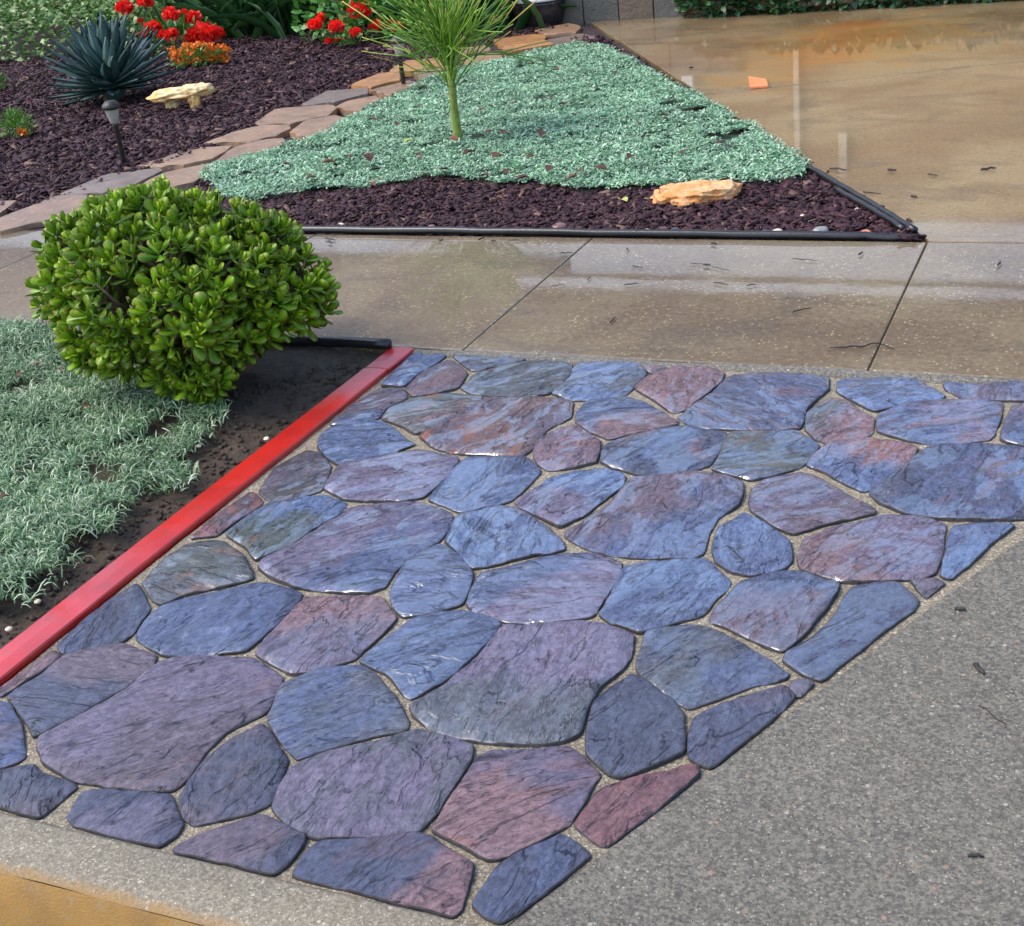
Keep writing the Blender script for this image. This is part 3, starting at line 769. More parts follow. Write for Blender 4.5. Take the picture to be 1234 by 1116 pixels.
# outline in the photograph, two colours, rust
STONES = [
 (zA([(770,68),(890,80),(850,112),(785,150),(735,198),(645,198),(700,135)]), BL, SB, 0),
 (zA([(905,98),(965,150),(930,205),(850,225),(762,238),(737,205),(795,148),(850,118)]), PU, PK, 0),
 (zA([(915,82),(1050,86),(1190,98),(1100,118),(985,140),(940,108)]), GR, DB, 0),
 ([(556,466),(574,449),(607,440.5),(635,435),(690,436.5),(686,453),(661,473),(632,476),(594,475),(568,473)], GN, GR, 0.2),
 (zA([(635,205),(725,208),(745,240),(660,285),(635,315),(560,338),(455,348),(530,275)]), PU, BL, 0.2),
 (zA([(770,240),(870,225),(1025,235),(990,275),(900,320),(815,365),(770,375),(735,350),(650,318),(670,285)]), GN, PK, 0.9),
 ([(584,478),(632,477),(654,477),(690,483),(688,501),(658,516),(642,539),(626,549),(574,547),(542,544),(519,536),(506,524),(542,505)], PB, PU, 0.9),
 (zA([(455,355),(560,335),(640,325),(690,355),(740,395),(770,415),(690,440),(560,475),(490,492),(450,465),(410,425),(420,385)]), SB, BL, 0),
 (zA([(370,442),(410,448),(460,498),(440,545),(420,585),(300,618),(240,628),(190,590),(250,510)]), GN, PU, 0.3),
 (zA([(500,488),(640,465),(780,435),(920,455),(930,470),(890,530),(840,580),(800,610),(720,625),(520,622),(435,580),(460,530)]), LI, LI, 0),
 ([(561,551),(632,550),(652,568),(616,602),(590,609),(555,616),(516,601),(529,585),(548,564)], BL, BL, 0),
 ([(303.5,590),(317,604.6),(276,632),(260,644),(228.6,648),(252,628)], RD, PU, 0.6),
 (zA([(225,640),(330,615),(430,600),(515,632),(480,680),(400,720),(310,790),(180,845),(150,800),(65,750),(140,690)]), SB, GN, 0.6),
 (zA([(515,650),(640,632),(790,625),(870,650),(910,680),(890,740),(850,780),(740,840),(690,890),(660,945),(600,965),(480,962),(330,945),(240,910),(190,870),(200,850),(310,800),(430,715)]), LI, BL, 0),
 ([(550,620),(581,611),(600,608),(624,612),(654,630),(678,652),(680,661),(641,667),(606,677),(569,684),(548,661),(537,650)], SB, BL, 0),
 (zA([(860,790),(890,800),(950,850),(985,890),(970,950),(945,1005),(850,1035),(730,1052),(690,1015),(680,960),(740,850)]), BL, BL, 0),
 ([(580,688),(622,680),(655,672),(684,668),(715,668),(748,678),(744,696),(727,722),(712,742),(655,747),(612,748),(572,738),(563,725),(570,705)], LI, BL, 0),
 (zE([(640,682),(690,690),(745,740),(775,800),(690,825),(560,850),(490,880),(470,870),(435,810),(500,740),(560,700)]), GN, GR, 0.4),
 (zE([(415,820),(430,840),(455,895),(410,960),(380,990),(190,1030),(175,1005),(240,945),(330,870)]), BL, DB, 0),
 (zE([(490,885),(600,860),(800,815),(925,850),(900,890),(840,950),(750,1020),(640,1033),(500,1037),(415,985),(440,935)]), BL, BL, 0),
 (zG([(165,95),(300,92),(400,95),(430,130),(455,165),(390,230),(320,290),(190,330),(130,335),(20,275),(60,215),(110,150)]), LI, PK, 0),
 (zD([(165,265),(185,290),(20,390),(2,400),(-8,385)]), PK, LI, 0),
 (zD([(200,280),(370,240),(480,280),(470,310),(380,380),(240,465),(105,528),(90,490),(20,405),(130,340)]), DB, PU, 0),
 (zD([(510,290),(640,282),(770,285),(820,310),(872,345),(855,395),(810,455),(700,510),(630,575),(580,655),(530,692),(450,695),(330,680),(230,660),(140,610),(118,560),(125,535),(260,465),(390,385),(460,325)]), PU, LI, 0.1),
 (zD([(-60,440),(0,425),(30,435),(65,500),(75,590),(55,605),(0,620),(-80,630)]), BL, PU, 0),
 (zD([(-90,650),(0,635),(100,615),(120,640),(225,670),(230,685),(190,720),(120,778),(30,750),(-110,715)]), DB, PU, 0),
 (zD([(260,695),(330,690),(520,705),(535,740),(558,800),(540,830),(490,865),(330,830),(230,800),(210,770)]), DB, LI, 0),
 (zD([(800,485),(820,500),(885,600),(870,640),(830,735),(780,760),(600,800),(565,770),(555,720),(580,670),(640,590),(720,530)]), DB, PU, 0),
 (zG([(100,370),(200,330),(340,312),(390,340),(440,400),(490,480),(485,505),(400,520),(250,560),(150,595),(120,565),(60,480),(70,450)]), GR, BL, 0),
 (zG([(395,545),(500,515),(530,510),(600,530),(690,555),(685,590),(630,680),(580,760),(520,820),(440,828),(300,835),(210,838),(120,800),(75,745),(80,705),(130,625),(160,605),(260,575)]), GR, LI, 0),
 (zD([(800,770),(840,785),(935,835),(930,860),(880,925),(845,950),(700,912),(530,880),(620,830)]), PU, DB, 0),
 (zG([(210,855),(330,845),(510,828),(560,840),(630,890),(685,925),(680,960),(650,1060),(630,1078),(500,1045),(350,1005),(130,955),(170,895)]), DB, PK, 0.15),
 ([(577,910),(591,903),(632,901),(685,897),(706,915),(724,932),(715,943),(700,968),(683,993),(643,1015),(600,1032),(588,1033),(555,1015),(522,999),(530,985),(553,948)], LI, PK, 0.25),
 ([(601,1043),(640,1020),(677,1005),(712,1029),(690,1045),(636,1088),(603,1109),(585,1102),(570,1089)], DB, BL, 0),
 (zF([(560,662),(565,680),(500,735),(420,800),(300,888),(215,825),(290,720),(400,690)]), RD, RD, 0),
 (zF([(375,402),(400,410),(480,465),(525,510),(522,620),(440,660),(350,690),(320,685),(250,625),(255,560),(275,470)]), DB, DB, 0),
 (zF([(810,437),(835,465),(780,520),(690,595),(600,665),(545,640),(540,580),(555,525),(590,505),(720,460)]), PU, DB, 0),
 (zF([(840,418),(890,425),(850,465),(828,440)]), PU, GR, 0),
 (zF([(420,283),(540,262),(600,270),(700,320),(780,370),(815,400),(810,410),(700,440),(540,498),(510,480),(400,400),(395,375),(410,330)]), BL, GR, 0),
 ([(608.6,752),(634,752),(702,747.5),(728,753),(762,764),(760,789),(749,806),(719,828),(707,853),(698,883),(677,892),(647,896),(632,895),(554,889),(523,877),(499,860),(496,848),(534,825),(569.5,797),(593,766)], LI, GR, 0.1),
 (zG([(500,168),(580,145),(660,138),(740,160),(773,180),(750,220),(680,295),(600,355),(500,410),(480,395),(430,335),(345,295),(370,270),(430,220)]), SB, BL, 0),
 (zF([(360,100),(400,85),(540,78),(590,80),(655,140),(640,160),(580,230),(470,265),(400,280),(320,255),(288,235),(320,180)]), SB, BL, 0),
 (zH([(90,215),(200,190),(260,190),(348,220),(340,245),(290,310),(260,350),(200,398),(160,385),(80,345),(8,315),(30,280)]), BL, PU, 0),
 (zH([(385,228),(500,220),(555,265),(540,290),(460,345),(380,410),(300,473),(255,455),(205,420),(215,400),(280,365),(335,310)]), BL, DB, 0),
 (zH([(535,210),(600,208),(620,220),(575,258)]), GR, PU, 0),
 (zH([(645,70),(720,65),(810,68),(740,120),(690,165),(640,208),(618,200),(625,150)]), BL, SB, 0),
 (zH([(260,105),(330,75),(480,38),(600,55),(625,65),(620,120),(600,190),(570,205),(440,215),(350,215),(250,185),(242,150)]), PK, LI, 0),
 (zH([(105,35),(150,60),(220,110),(222,160),(205,180),(120,200),(70,190),(30,165),(20,130),(35,75)]), SB, BL, 0),
 (zB([(360,135),(620,135),(655,170),(655,190),(600,240),(570,275),(440,300),(330,300),(240,270),(300,210),(350,150)]), SB, GR, 0),
 (zB([(645,142),(760,145),(720,165),(690,180),(668,170)]), GR, PK, 0),
 (zB([(800,150),(900,145),(1010,180),(990,220),(900,290),(830,340),(780,355),(700,300),(630,258),(610,240),(640,215),(700,180)]), PK, PK, 0.5),
 (zB([(400,300),(570,285),(650,310),(740,360),(795,392),(795,408),(700,425),(580,450),(490,472),(405,436),(350,395),(355,350)]), BL, PK, 0.2),
 (zB([(345,405),(398,445),(452,482),(448,520),(436,575),(330,600),(230,612),(180,585),(160,545),(180,480),(260,432)]), LI, PK, 0.2),
 (zB([(720,432),(830,418),(900,427),(1012,442),(1018,465),(980,530),(940,588),(880,608),(740,626),(630,630),(522,603),(460,573),(464,520),(484,492),(600,457)]), BL, DB, 0.4),
 ([(816.5,501.5),(830,490.6),(857,474),(881.5,451),(900,449),(940.6,448),(998,454),(999,467.6),(972,490.6),(967,506),(963,515),(900,518),(870,516),(835,513)], DB, BL, 0.3),
 ([(881,522),(900,521.5),(959.5,520),(973,526),(987,535),(978.5,548),(965,561),(938,570),(905,577),(892,574),(858,564),(867,549)], GN, SB, 0.2),
 (zB([(450,602),(540,617),(565,640),(555,680),(475,740),(380,815),(275,865),(200,825),(75,757),(135,708),(230,645),(330,615)]), LI, SB, 0),
 (zB([(600,645),(740,637),(900,622),(1000,640),(1086,670),(1088,720),(1068,768),(980,818),(938,888),(912,978),(870,998),(680,1000),(500,988),(380,953),(300,905),(300,880),(400,830),(500,760)]), PU, BL, 0.1),
 (zC([(80,655),(240,622),(330,652),(480,742),(570,787),(570,803),(450,828),(330,853),(210,893),(140,868),(20,790),(12,740),(25,690)]), LI, PU, 0.1),
 (zC([(405,215),(480,197),(640,195),(760,205),(820,245),(878,280),(868,293),(700,318),(570,350),(480,308),(402,258)]), SB, BL, 0),
 (zC([(270,355),(370,292),(430,302),(565,375),(560,440),(538,458),(450,473),(350,488),(310,473),(263,428)]), GR, PK, 0.5),
 (zC([(592,362),(700,324),(870,302),(1050,302),(1132,312),(1136,340),(1102,448),(1078,473),(950,488),(800,490),(700,473),(587,440),(582,400)]), BL, LI, 0.5),
 (zC([(880,222),(1000,226),(1234,224),(1330,230),(1380,262),(1320,300),(1234,303),(1060,300),(950,285),(890,252)]), BL, PU, 0),
 (zC([(1190,322),(1300,312),(1420,330),(1440,400),(1400,500),(1310,510),(1234,503),(1132,478),(1150,400)]), LI, BL, 0),
 (zC([(365,492),(450,482),(540,468),(640,488),(740,503),(762,517),(738,550),(660,628),(580,678),(520,706),(440,668),(350,618),(270,590),(292,552)]), BL, PK, 0.7),
 (zC([(800,513),(900,497),(1050,492),(1234,512),(1320,540),(1340,640),(1300,760),(1234,826),(1050,832),(870,828),(700,798),(600,758),(552,715),(565,690),(655,640),(745,560)]), DB, BL, 0.25),
 (zC([(1420,530),(1560,520),(1580,560),(1450,680),(1360,740),(1370,640)]), BL, LI, 0),
 (zC([(1440,240),(1700,260),(1740,300),(1640,330),(1480,320),(1400,290)]), PU, BL, 0),
 (zC([(1470,345),(1640,350),(1740,370),(1690,450),(1600,500),(1440,505),(1460,420)]), SB, BL, 0),
]
PAL = dict(BL=(0.066, 0.108, 0.270), SB=(0.105, 0.185, 0.390), LI=(0.190, 0.140, 0.245), PU=(0.145, 0.088, 0.130), PK=(0.310, 0.145, 0.150),
           GR=(0.095, 0.108, 0.135), DB=(0.034, 0.050, 0.130), RD=(0.290, 0.075, 0.070), GN=(0.078, 0.098, 0.078), PB=(0.250, 0.115, 0.085))
gr0 = G(100, 930); gr1 = G(330, 800)
GRAIN = math.atan2(gr1[1] - gr0[1], gr1[0] - gr0[0])

def stone_mesh(poly, grain, seed):
    if area(poly) < 0: poly = poly[::-1]
    cen = poly.mean(0)
    poly = chaikin(chaikin(poly, 0.09, 1), 0.2, 1)
    # clean tiny irregularity along the cast edge
    edge = resample(poly, 0.008)
    nrm = np.roll(edge, -1, 0) - np.roll(edge, 1, 0)
    nrm = np.stack([nrm[:, 1], -nrm[:, 0]], 1); nrm /= np.linalg.norm(nrm, axis=1)[:, None] + 1e-9
    wob = np.array([mnoise.noise(Vector((p[0] * 38, p[1] * 38, seed))) for p in edge])
    wob2 = np.array([mnoise.noise(Vector((p[0] * 13, p[1] * 13, seed + 4))) for p in edge])
    edge = edge + nrm * (wob * 0.0016 + wob2 * 0.0030 + 0.0052)[:, None]
    pts = [edge]
    for ins in (0.002, 0.005, 0.010):
        q = edge - nrm * ins
        q = q[inside(q, edge)]
        d = seg_dist(q, edge)
        pts.append(q[d > ins * 0.86])
    lo, hi = edge.min(0), edge.max(0)
    sp = 0.0085
    gx, gy = np.meshgrid(np.arange(lo[0], hi[0], sp), np.arange(lo[1], hi[1], sp))
    q = np.stack([gx.ravel(), gy.ravel()], 1) + (RNG.random((gx.size, 2)) - .5) * sp * .6
    q = q[inside(q, edge)]
    q = q[seg_dist(q, edge) > 0.0145]
    pts.append(q)
    P = np.vstack(pts)
    n = len(edge)
    vs, _, fs, *_r = delaunay_2d_cdt([Vector(p) for p in P], [], [list(range(n))], 1, 1e-7)
    vs = np.array([(p[0], p[1]) for p in vs])
    d = seg_dist(vs, edge)
    ca, sa = math.cos(grain), math.sin(grain)
    tilt = (RNG.random(2) - .5) * 0.03
    zz = np.zeros(len(vs))
    for i, p in enumerate(vs):
        x, y = p - cen
        u, w = x * ca + y * sa, -x * sa + y * ca
        wl = w + 0.03 * mnoise.noise(Vector((u * 5, w * 5, seed)))
        t1 = mnoise.fractal(Vector((u * 2.2, wl * 8.0, seed * 1.7)), 0.9, 2.0, 4)
        t2 = mnoise.noise(Vector((u * 3.5 + 9, w * 4.5, seed)))
        tt = (t1 * 1.1 + t2 * 1.3) * 1.5
        fl = math.floor(tt); fr = tt - fl
        fr = min(1.0, max(0.0, (fr - 0.76) / 0.2)); fr = fr * fr * (3 - 2 * fr)
        terr = (fl + fr) * 0.0042
        rip = 0.0016 * t1 + 0.0007 * mnoise.noise(Vector((u * 14, w * 60, seed)))
        k = min(1.0, .35 + d[i] / 0.022)
        zz[i] = (terr + rip) * k
        ch = mnoise.noise(Vector((p[0] * 24, p[1] * 24, seed + 11)))
        wd = 0.0030 + 0.012 * max(0.0, ch - .12)
        e = min(1.0, d[i] / wd)
        zz[i] += -(0.0026 + 0.006 * max(0.0, ch - .12)) * (1 - e)
    kk = np.clip(d / 0.022, 0, 1)
    zz = zz + kk * max(0.0, -0.0015 - np.percentile(zz, 2))
    zz = np.maximum(zz, np.where(d < 0.012, -0.0065, -0.003))
    zz = np.minimum(zz, 0.008)
    zz = zz + np.clip(tilt[0] * (vs[:, 0] - cen[0]) + tilt[1] * (vs[:, 1] - cen[1]), -.002, .004)
    ve = [(p[0] - cen[0], p[1] - cen[1], z) for p, z in zip(vs, zz)]
    bot = len(ve)
    # the skirt sinks into the mortar
    order = list(range(n))
    for i in order:
        a = ve[i]; ve.append((a[0] * 1.0 + nrm[i][0] * 0.001, a[1] + nrm[i][1] * 0.001, -0.035))
    fs = [tuple(q) for q in fs]
    for i in range(n):
        j = (i + 1) % n
        fs.append((bot + i, bot + j, j, i))
    return ve, fs, cen, np.concatenate([d, np.zeros(n)])

SHRINK = 0.0012
GRADS = {13: (1, .9), 57: (.8, .7), 58: (1, .6), 32: (-1, .9), 31: (1, .6), 42: (-.1, 1), 46: (1, -.2), 16: (-1, -1), 39: (-.2, 1), 47: (-.6, .6), 54: (1, 0), 41: (-.2, 1),
         22: (1, -1), 23: (-.2, -1), 34: (-1, 1), 56: (.9, -.8), 51: (.1, 1), 60: (1, .1), 64: (.5, -1), 12: (-1, 1), 20: (.6, -.5)}
GBIAS = {32: .10, 31: .12, 42: .08, 46: .16}
for i, (px, ca, cb, ru) in enumerate(STONES):
    poly = gpoly(px, Z_T)
    c0 = poly.mean(0)
    g = GRAIN + random.gauss(0, 0.5)
    ve, fs, cen, rim_d = stone_mesh(poly, g, i * 3.17 + 1.3)
    # local X along the grain
    R_ = np.array([[math.cos(g), math.sin(g)], [-math.sin(g), math.cos(g)]])
    vl = np.array(ve); vl[:, :2] = vl[:, :2] @ R_.T
    me = new_mesh('stone', vl, fs, True)
    me.set_sharp_from_angle(angle=math.radians(38))
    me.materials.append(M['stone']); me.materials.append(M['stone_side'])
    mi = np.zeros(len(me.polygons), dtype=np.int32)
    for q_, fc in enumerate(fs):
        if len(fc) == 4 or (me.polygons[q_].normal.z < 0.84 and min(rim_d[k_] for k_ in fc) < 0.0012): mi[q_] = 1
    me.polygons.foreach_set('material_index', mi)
    o = obj('stone', me, M['stone'], patio, (cen[0], cen[1], Z_T))
    o.rotation_euler = (0, 0, g)
    j1, j2 = 1 + 0.36 * (random.random() - .5), 1 + 0.36 * (random.random() - .5)
    o['col_a'] = [c * j1 * .84 for c in PAL[ca]]
    o['col_b'] = [c * j2 * .84 for c in PAL[cb]]
    o['rust'] = float(ru)
    gvec = [0.0, 0.0, 0.0]
    if i in GRADS:
        pc = np.mean(np.array(px), 0); gdx = GRADS[i]
        w_ = (G(pc[0] + gdx[0] * 10, pc[1] + gdx[1] * 10) - G(pc[0] - gdx[0] * 10, pc[1] - gdx[1] * 10))[:2]
        w_ = R_ @ (w_ / np.linalg.norm(w_))
        sz = math.sqrt(abs(area(poly)))
        gvec = [float(w_[0] * 0.75 / sz), float(w_[1] * 0.75 / sz), 0.0]
    o['grad'] = gvec
    o['wet'] = float(min(1.0, max(0.0, 0.22 + (cen[1] - 1.6) * 0.48)))

# red painted board between soil and patio, in two lengths
board = thing('edging_board', (X_R, Y_K1, 0), 'long red painted edging board between the dark soil and the stone patio', 'edging')
pr = [(-0.047, -0.12), (-0.047, -0.003), (-0.044, 0.001), (0.0, 0.0030), (0.042, 0.001), (0.045, -0.003), (0.045, -0.12)]
YJ = G(451, 444)[1]
for (ya, yb, dx) in ((Y_K1 - 0.02, YJ - .002, 0.0), (YJ + .002, Y_W0 - 0.012, 0.003)):
    v, f = [], []
    ys = np.linspace(ya, yb, max(8, int((yb - ya) / .02)))
    for y in ys:
        for (x, z) in pr:
            w = 0.0025 * mnoise.noise(Vector((y * 3, x * 20, 2))) + 0.0016 * mnoise.noise(Vector((y * 22, x * 60, 5)))
            v.append((x + w + dx + 0.004 * math.sin(y * 2.1), y - Y_K1, z + w * .5))
    k = len(pr)
    for i in range(len(ys) - 1):
        for j in range(k - 1):
            f.append((i * k + j, i * k + j + 1, (i + 1) * k + j + 1, (i + 1) * k + j))
    f.append(tuple(range(k))); f.append(tuple((len(ys) - 1) * k + j for j in range(k - 1, -1, -1)))
    obj('board', new_mesh('board', v, f), M['red'], board)

# ================================================================== FLAGSTONE PATH
FL = [
 ([(-12,268),(0,262),(70,236),(108,234),(99,247),(86,256),(52,265),(0,277),(-14,278)], 0),
 ([(73,232.6),(130,208),(192,201),(197,204),(169,218),(156,225),(125,231),(91,234)], 1),
 ([(164,199),(234,177),(279,175),(278,178),(255,191),(221,197.5),(182,200.6)], 0),
 ([(246,172),(286,157),(312,151),(348,149.5),(350,154),(332,163),(300,170)], 0),
 ([(306,148.5),(332,131),(397,126),(407,129),(394,139),(349,148)], 0),
 ([(365,125),(394,108.6),(443,105),(444,112),(404,123),(368,127)], 1),
 ([(420,102),(456,87.5),(481.5,86),(482,95.6),(446,104)], 2),
 ([(468.6,85),(488,73),(527,70),(537,73),(533,79.4),(494.5,85)], 2),
 ([(89,253),(109,238),(151,229),(170,235),(140,258),(104,268)], 0),
 ([(171,221),(195,208),(255,195),(262,203),(234,218),(197,227)], 0),
 ([(261,192),(283,177),(320,168),(343,166),(344,172),(318,184),(285,196),(266,202)], 0),
 ([(350,159),(365,146),(404,138),(422,144),(397,161),(371,166)], 0),
 ([(405,128),(417,121.6),(452,115),(458,120),(430,135)], 0),
 ([(447,108.6),(494.5,97),(506,100.5),(470,114)], 0),
 ([(498,86),(540,79.4),(548,84),(507,95)], 0),
 ([(550,58),(585,53.5),(592,60),(553,67)], 3),
 ([(553,70),(601,61.6),(606,68),(569,78)], 3),
 ([(595,47),(643.6,40.5),(658,42),(656,47.6),(605,54)], 2),
 ([(605,56),(656.5,49),(666,53.5),(611,63)], 2),
 ([(643.6,36.5),(686,27.5),(700,31),(695,38),(660,41)], 0),
 ([(657,48),(699,39.6),(720,45),(670,54)], 1),
 ([(-120,268),(-20,268),(-18,277),(-130,282)], 0),
 ([(-110,300-40),(-60,245),(20,242),(-6,262),(-60,266)], 0),
]
FC = [(0.31, 0.185, 0.105), (0.21, 0.155, 0.12), (0.45, 0.21, 0.065), (0.33, 0.21, 0.10)]
pathm = height_sheet('flagstone_path', chaikin(gpoly([(-130,282),(-130,262),(60,232),(160,196),(240,170),(300,145),(380,108),(460,80),(560,50),(690,24),(726,46),(640,70),(540,92),(470,120),(420,150),(330,184),(250,212),(180,246),(60,276)]), 0.2, 1), 0.1,
                     lambda x, y: bed_z(x, y) - 0.010, M['mulchbed'])
for px, ci in FL:
    top = 0.027
    poly = gpoly(px, top)
    if area(poly) < 0: poly = poly[::-1]
    poly = resample(poly, 0.07)
    poly = poly + (RNG.random(poly.shape) - .5) * 0.022
    cen = poly.mean(0)
    me = slab_mesh('flagstone', poly - cen, -0.05, 0.0, 0.007, chamfer_seg=2)
    o = obj('flagstone', me, M['flag'], pathm, (cen[0], cen[1], top + random.uniform(-.004, .004)))
    o.rotation_euler = (random.uniform(-.012, .012), random.uniform(-.012, .012), 0)
    j = 1 + 0.25 * (random.random() - .5)
    o['col_a'] = [c * j for c in FC[ci]]

# ================================================================== MULCH, GROUND COVER
chip_v = [(-.5, -.5, -.5), (.5, -.42, -.5), (.42, .5, -.4), (-.4, .46, -.5), (-.42, -.4, .5), (.4, -.5, .35), (.5, .42, .5), (-.5, .4, .4)]
chip_f = box(0, 0, 0, 1, 1, 1)[1]
def chips(name, P, lmin, lmax, mat, lift=0.006):
    n = len(P)
    L = lmin + (lmax - lmin) * RNG.random(n) ** 2.2
    sc = np.stack([L * (0.18 + 0.25 * RNG.random(n)), L, L * (0.06 + 0.10 * RNG.random(n))], 1)
    az = RNG.random(n) * 2 * PI; el = RNG.normal(0, 0.28, n)
    d = np.stack([np.cos(az) * np.cos(el), np.sin(az) * np.cos(el), np.sin(el)], 1)
    Mx = frames(d, roll=RNG.normal(0, 0.5, n), scale=sc)
    z = bedz(P) + lift * (RNG.random(n) * 1.6)
    return big_mesh(name, chip_v, chip_f, np.column_stack([P, z]), Mx)
DEN = lambda poly, d: int(abs(area(np.asarray(poly))) * d)
path_out = gpoly([(-130,282),(-130,268),(60,238),(160,201),(240,174),(300,150),(380,113),(460,85),(560,54),(690,26),(724,46),(640,66),(540,88),(470,114),(420,145),(330,180),(250,206),(180,240),(60,276)])
cover_px = [(252,214),(262,200),(285,192),(340,180),(392,164),(425,146),(460,123),(510,99),(560,80),(620,66),(690,54),(718,55),(790,88),(860,133),(920,168),(965,196),(972,205),(940,213),(905,217),(860,219),(800,219),(740,222),(700,223),(650,214),(600,217),(560,213),(520,213),(470,218),(430,222),(390,222),(350,230),(310,238),(275,236)]
cover_poly = gpoly(cover_px, 0.03)
fr_poly = gpoly([(230, 222), (300, 270), (335, 279), (1093, 291), (1112, 290), (965, 188), (600, 190), (300, 190)])
P = scatter(fr_poly, DEN(fr_poly, 4200))
P = P[(P[:, 1] > Y_W1 + 0.045)]
P = P[~((seg_dist(P, cover_poly) > 0.12) & inside(P, cover_poly))]
P = P[~inside(P, path_out)]
obj('mulch_chips', chips('mulch_chips', P, 0.018, 0.075, M['mulch']), M['mulch'], kind='stuff', label='dark purple brown bark mulch in front of the silver ground cover', cat='mulch')
edge_poly = gpoly([(690, 50), (722, 44), (980, 206), (1117, 291), (1085, 291), (960, 200)])
back_poly = gpoly([(-420, 292), (-90, 276), (60, 250), (160, 214), (240, 186), (300, 160), (380, 122), (460, 92), (560, 61), (690, 34), (640, 20), (400, 20), (200, 50), (-60, 80), (-420, 96)])
P = scatter(back_poly, DEN(back_poly, 1500))
Pe = scatter(edge_poly, DEN(edge_poly, 2000))
P = np.vstack([P, Pe])
obj('mulch_chips', chips('mulch_chips', P, 0.025, 0.09, M['mulch'], 0.012), M['mulch'], kind='stuff', label='dark bark mulch round the blue agave beyond the flagstone path', cat='mulch')

leaf_t = np.array([(-.05, 0, 0), (.05, 0, 0), (-.5, .45, .10), (.5, .45, .10), (-.32, .8, .06), (.32, .8, .06), (0, 1.0, -.03)])
leaf_q = [(0, 1, 3, 2), (2, 3, 5, 4), (4, 5, 6, 6)]
# the template uses quads only: close the tip with a thin quad
leaf_t = np.array([(-.08, 0, 0), (.08, 0, 0), (-.5, .5, .10), (.5, .5, .10), (-.10, 1.0, -.05), (.10, 1.0, -.05)])
leaf_q = [(0, 1, 3, 2), (2, 3, 5, 4)]
blade_t = np.array([(-.5, 0, 0), (.5, 0, 0), (-.5, .36, .24), (.5, .36, .24), (-.38, .68, .22), (.38, .68, .22), (-.06, .90, -.02), (.06, .90, -.02)])
blade_q = [(0, 1, 3, 2), (2, 3, 5, 4), (4, 5, 7, 6)]

def rosettes(P, zf, per, L, W, el_lo, el_hi, spread, templ, quads, name):
    n = len(P)
    Q = np.repeat(P, per, 0) + RNG.normal(0, spread, (n * per, 2))
    N = n * per
    z = np.repeat(zf, per) + RNG.normal(0, 0.004, N)
    az = RNG.random(N) * 2 * PI
    el = el_lo + (el_hi - el_lo) * RNG.random(N)
    d = np.stack([np.cos(az) * np.cos(el), np.sin(az) * np.cos(el), np.sin(el)], 1)
    Ls = L * (0.6 + 0.8 * RNG.random(N)); Ws = W * (0.7 + 0.6 * RNG.random(N))
    Mx = frames(d, roll=RNG.normal(0, .4, N), scale=np.stack([Ws, Ls, Ls], 1))
    rnd = np.clip(np.repeat(RNG.random(n), per) * 0.5 + RNG.random(N) * 0.5, 0, 0.999)
    return big_mesh(name, templ, quads, np.column_stack([Q, z]), Mx, rnd)

def cover_z(x, y): return 0.008 + 0.014 * fbm(x, y, 2.2) + 0.012 * fbm(x, y, 8)
cf = height_sheet('cover_floor', cover_poly, 0.06, lambda x, y: bed_z(x, y) + 0.008, M['cover_floor'])
cf['kind'] = 'stuff'; cf.name = 'ground_cover_base'; tag(cf, 'dark litter floor under the silver green carpet of leaves', 'ground cover')
n = DEN(cover_poly, 2300)
P = scatter(cover_poly, n)
# ragged edge: sprigs wander out, holes open within
sp = scatter(gpoly([(240, 216), (262, 196), (425, 142), (560, 77), (718, 52), (920, 164), (978, 205), (860, 224), (700, 228), (560, 218), (390, 228), (275, 242)]), int(n * .9))
sp = sp[(seg_dist(sp, cover_poly) < 0.09) & ~inside(sp, path_out)]
P = np.vstack([P, sp])
hole = np.array([fbm(x, y, 3.1) + 0.7 * fbm(x + 9, y, 9) for x, y in P])
P = P[hole > -0.62]
zf = np.array([cover_z(x, y) + bed_z(x, y) * .5 for x, y in P]) + 0.02
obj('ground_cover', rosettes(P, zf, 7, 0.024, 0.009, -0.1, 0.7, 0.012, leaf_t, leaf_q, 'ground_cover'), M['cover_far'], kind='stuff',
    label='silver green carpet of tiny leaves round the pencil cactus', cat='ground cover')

near_px = [(-330,398),(-90,392),(0,388),(70,388),(110,400),(150,430),(200,452),(245,480),(258,500),(250,520),(225,540),(205,560),(195,578),(165,584),(140,592),(125,612),(92,640),(72,660),(70,680),(30,700),(-20,715),(-160,740),(-330,770)]
near_poly = gpoly(near_px, 0.02)
near_poly[:, 1] = np.minimum(near_poly[:, 1], Y_W0 - 0.03)
P = scatter(near_poly, DEN(near_poly, 2300))
grow = np.array([[max(0.0, 0.10 + 0.16 * fbm(p[0] * 1.0, p[1], 7)) * 0.6] for p in near_poly])
Q = scatter(near_poly * 1.0 + (np.stack([np.full(len(near_poly), .10), np.full(len(near_poly), -.04)], 1)), DEN(near_poly, 1200))
Q = Q[~inside(Q, near_poly)]
keep = np.array([fbm(x, y, 7) > 0.05 for x, y in Q])
P = np.vstack([P, Q[keep]])
P = P[(P[:, 0] < X_R - .09) & (P[:, 1] < Y_W0 - .04)]
dens = np.array([fbm(x, y, 5) + .6 * fbm(x + 5, y, 14) for x, y in P])
P = P[dens > -0.42 + .3 * RNG.random(len(P)) - .15]
dens = np.array([fbm(x, y, 5) for x, y in P])
zn = np.array([0.006 + 0.03 * max(0, .3 + fbm(x, y, 4)) for x, y in P])
me = rosettes(P, zn, 11, 0.043, 0.0037, -0.15, 1.0, 0.016, blade_t, blade_q, 'ground_cover')
obj('ground_cover', me, M['cover_near'], kind='stuff',
    label='silvery tufts of narrow blades in front of the jade bush beside the kerb', cat='ground cover')
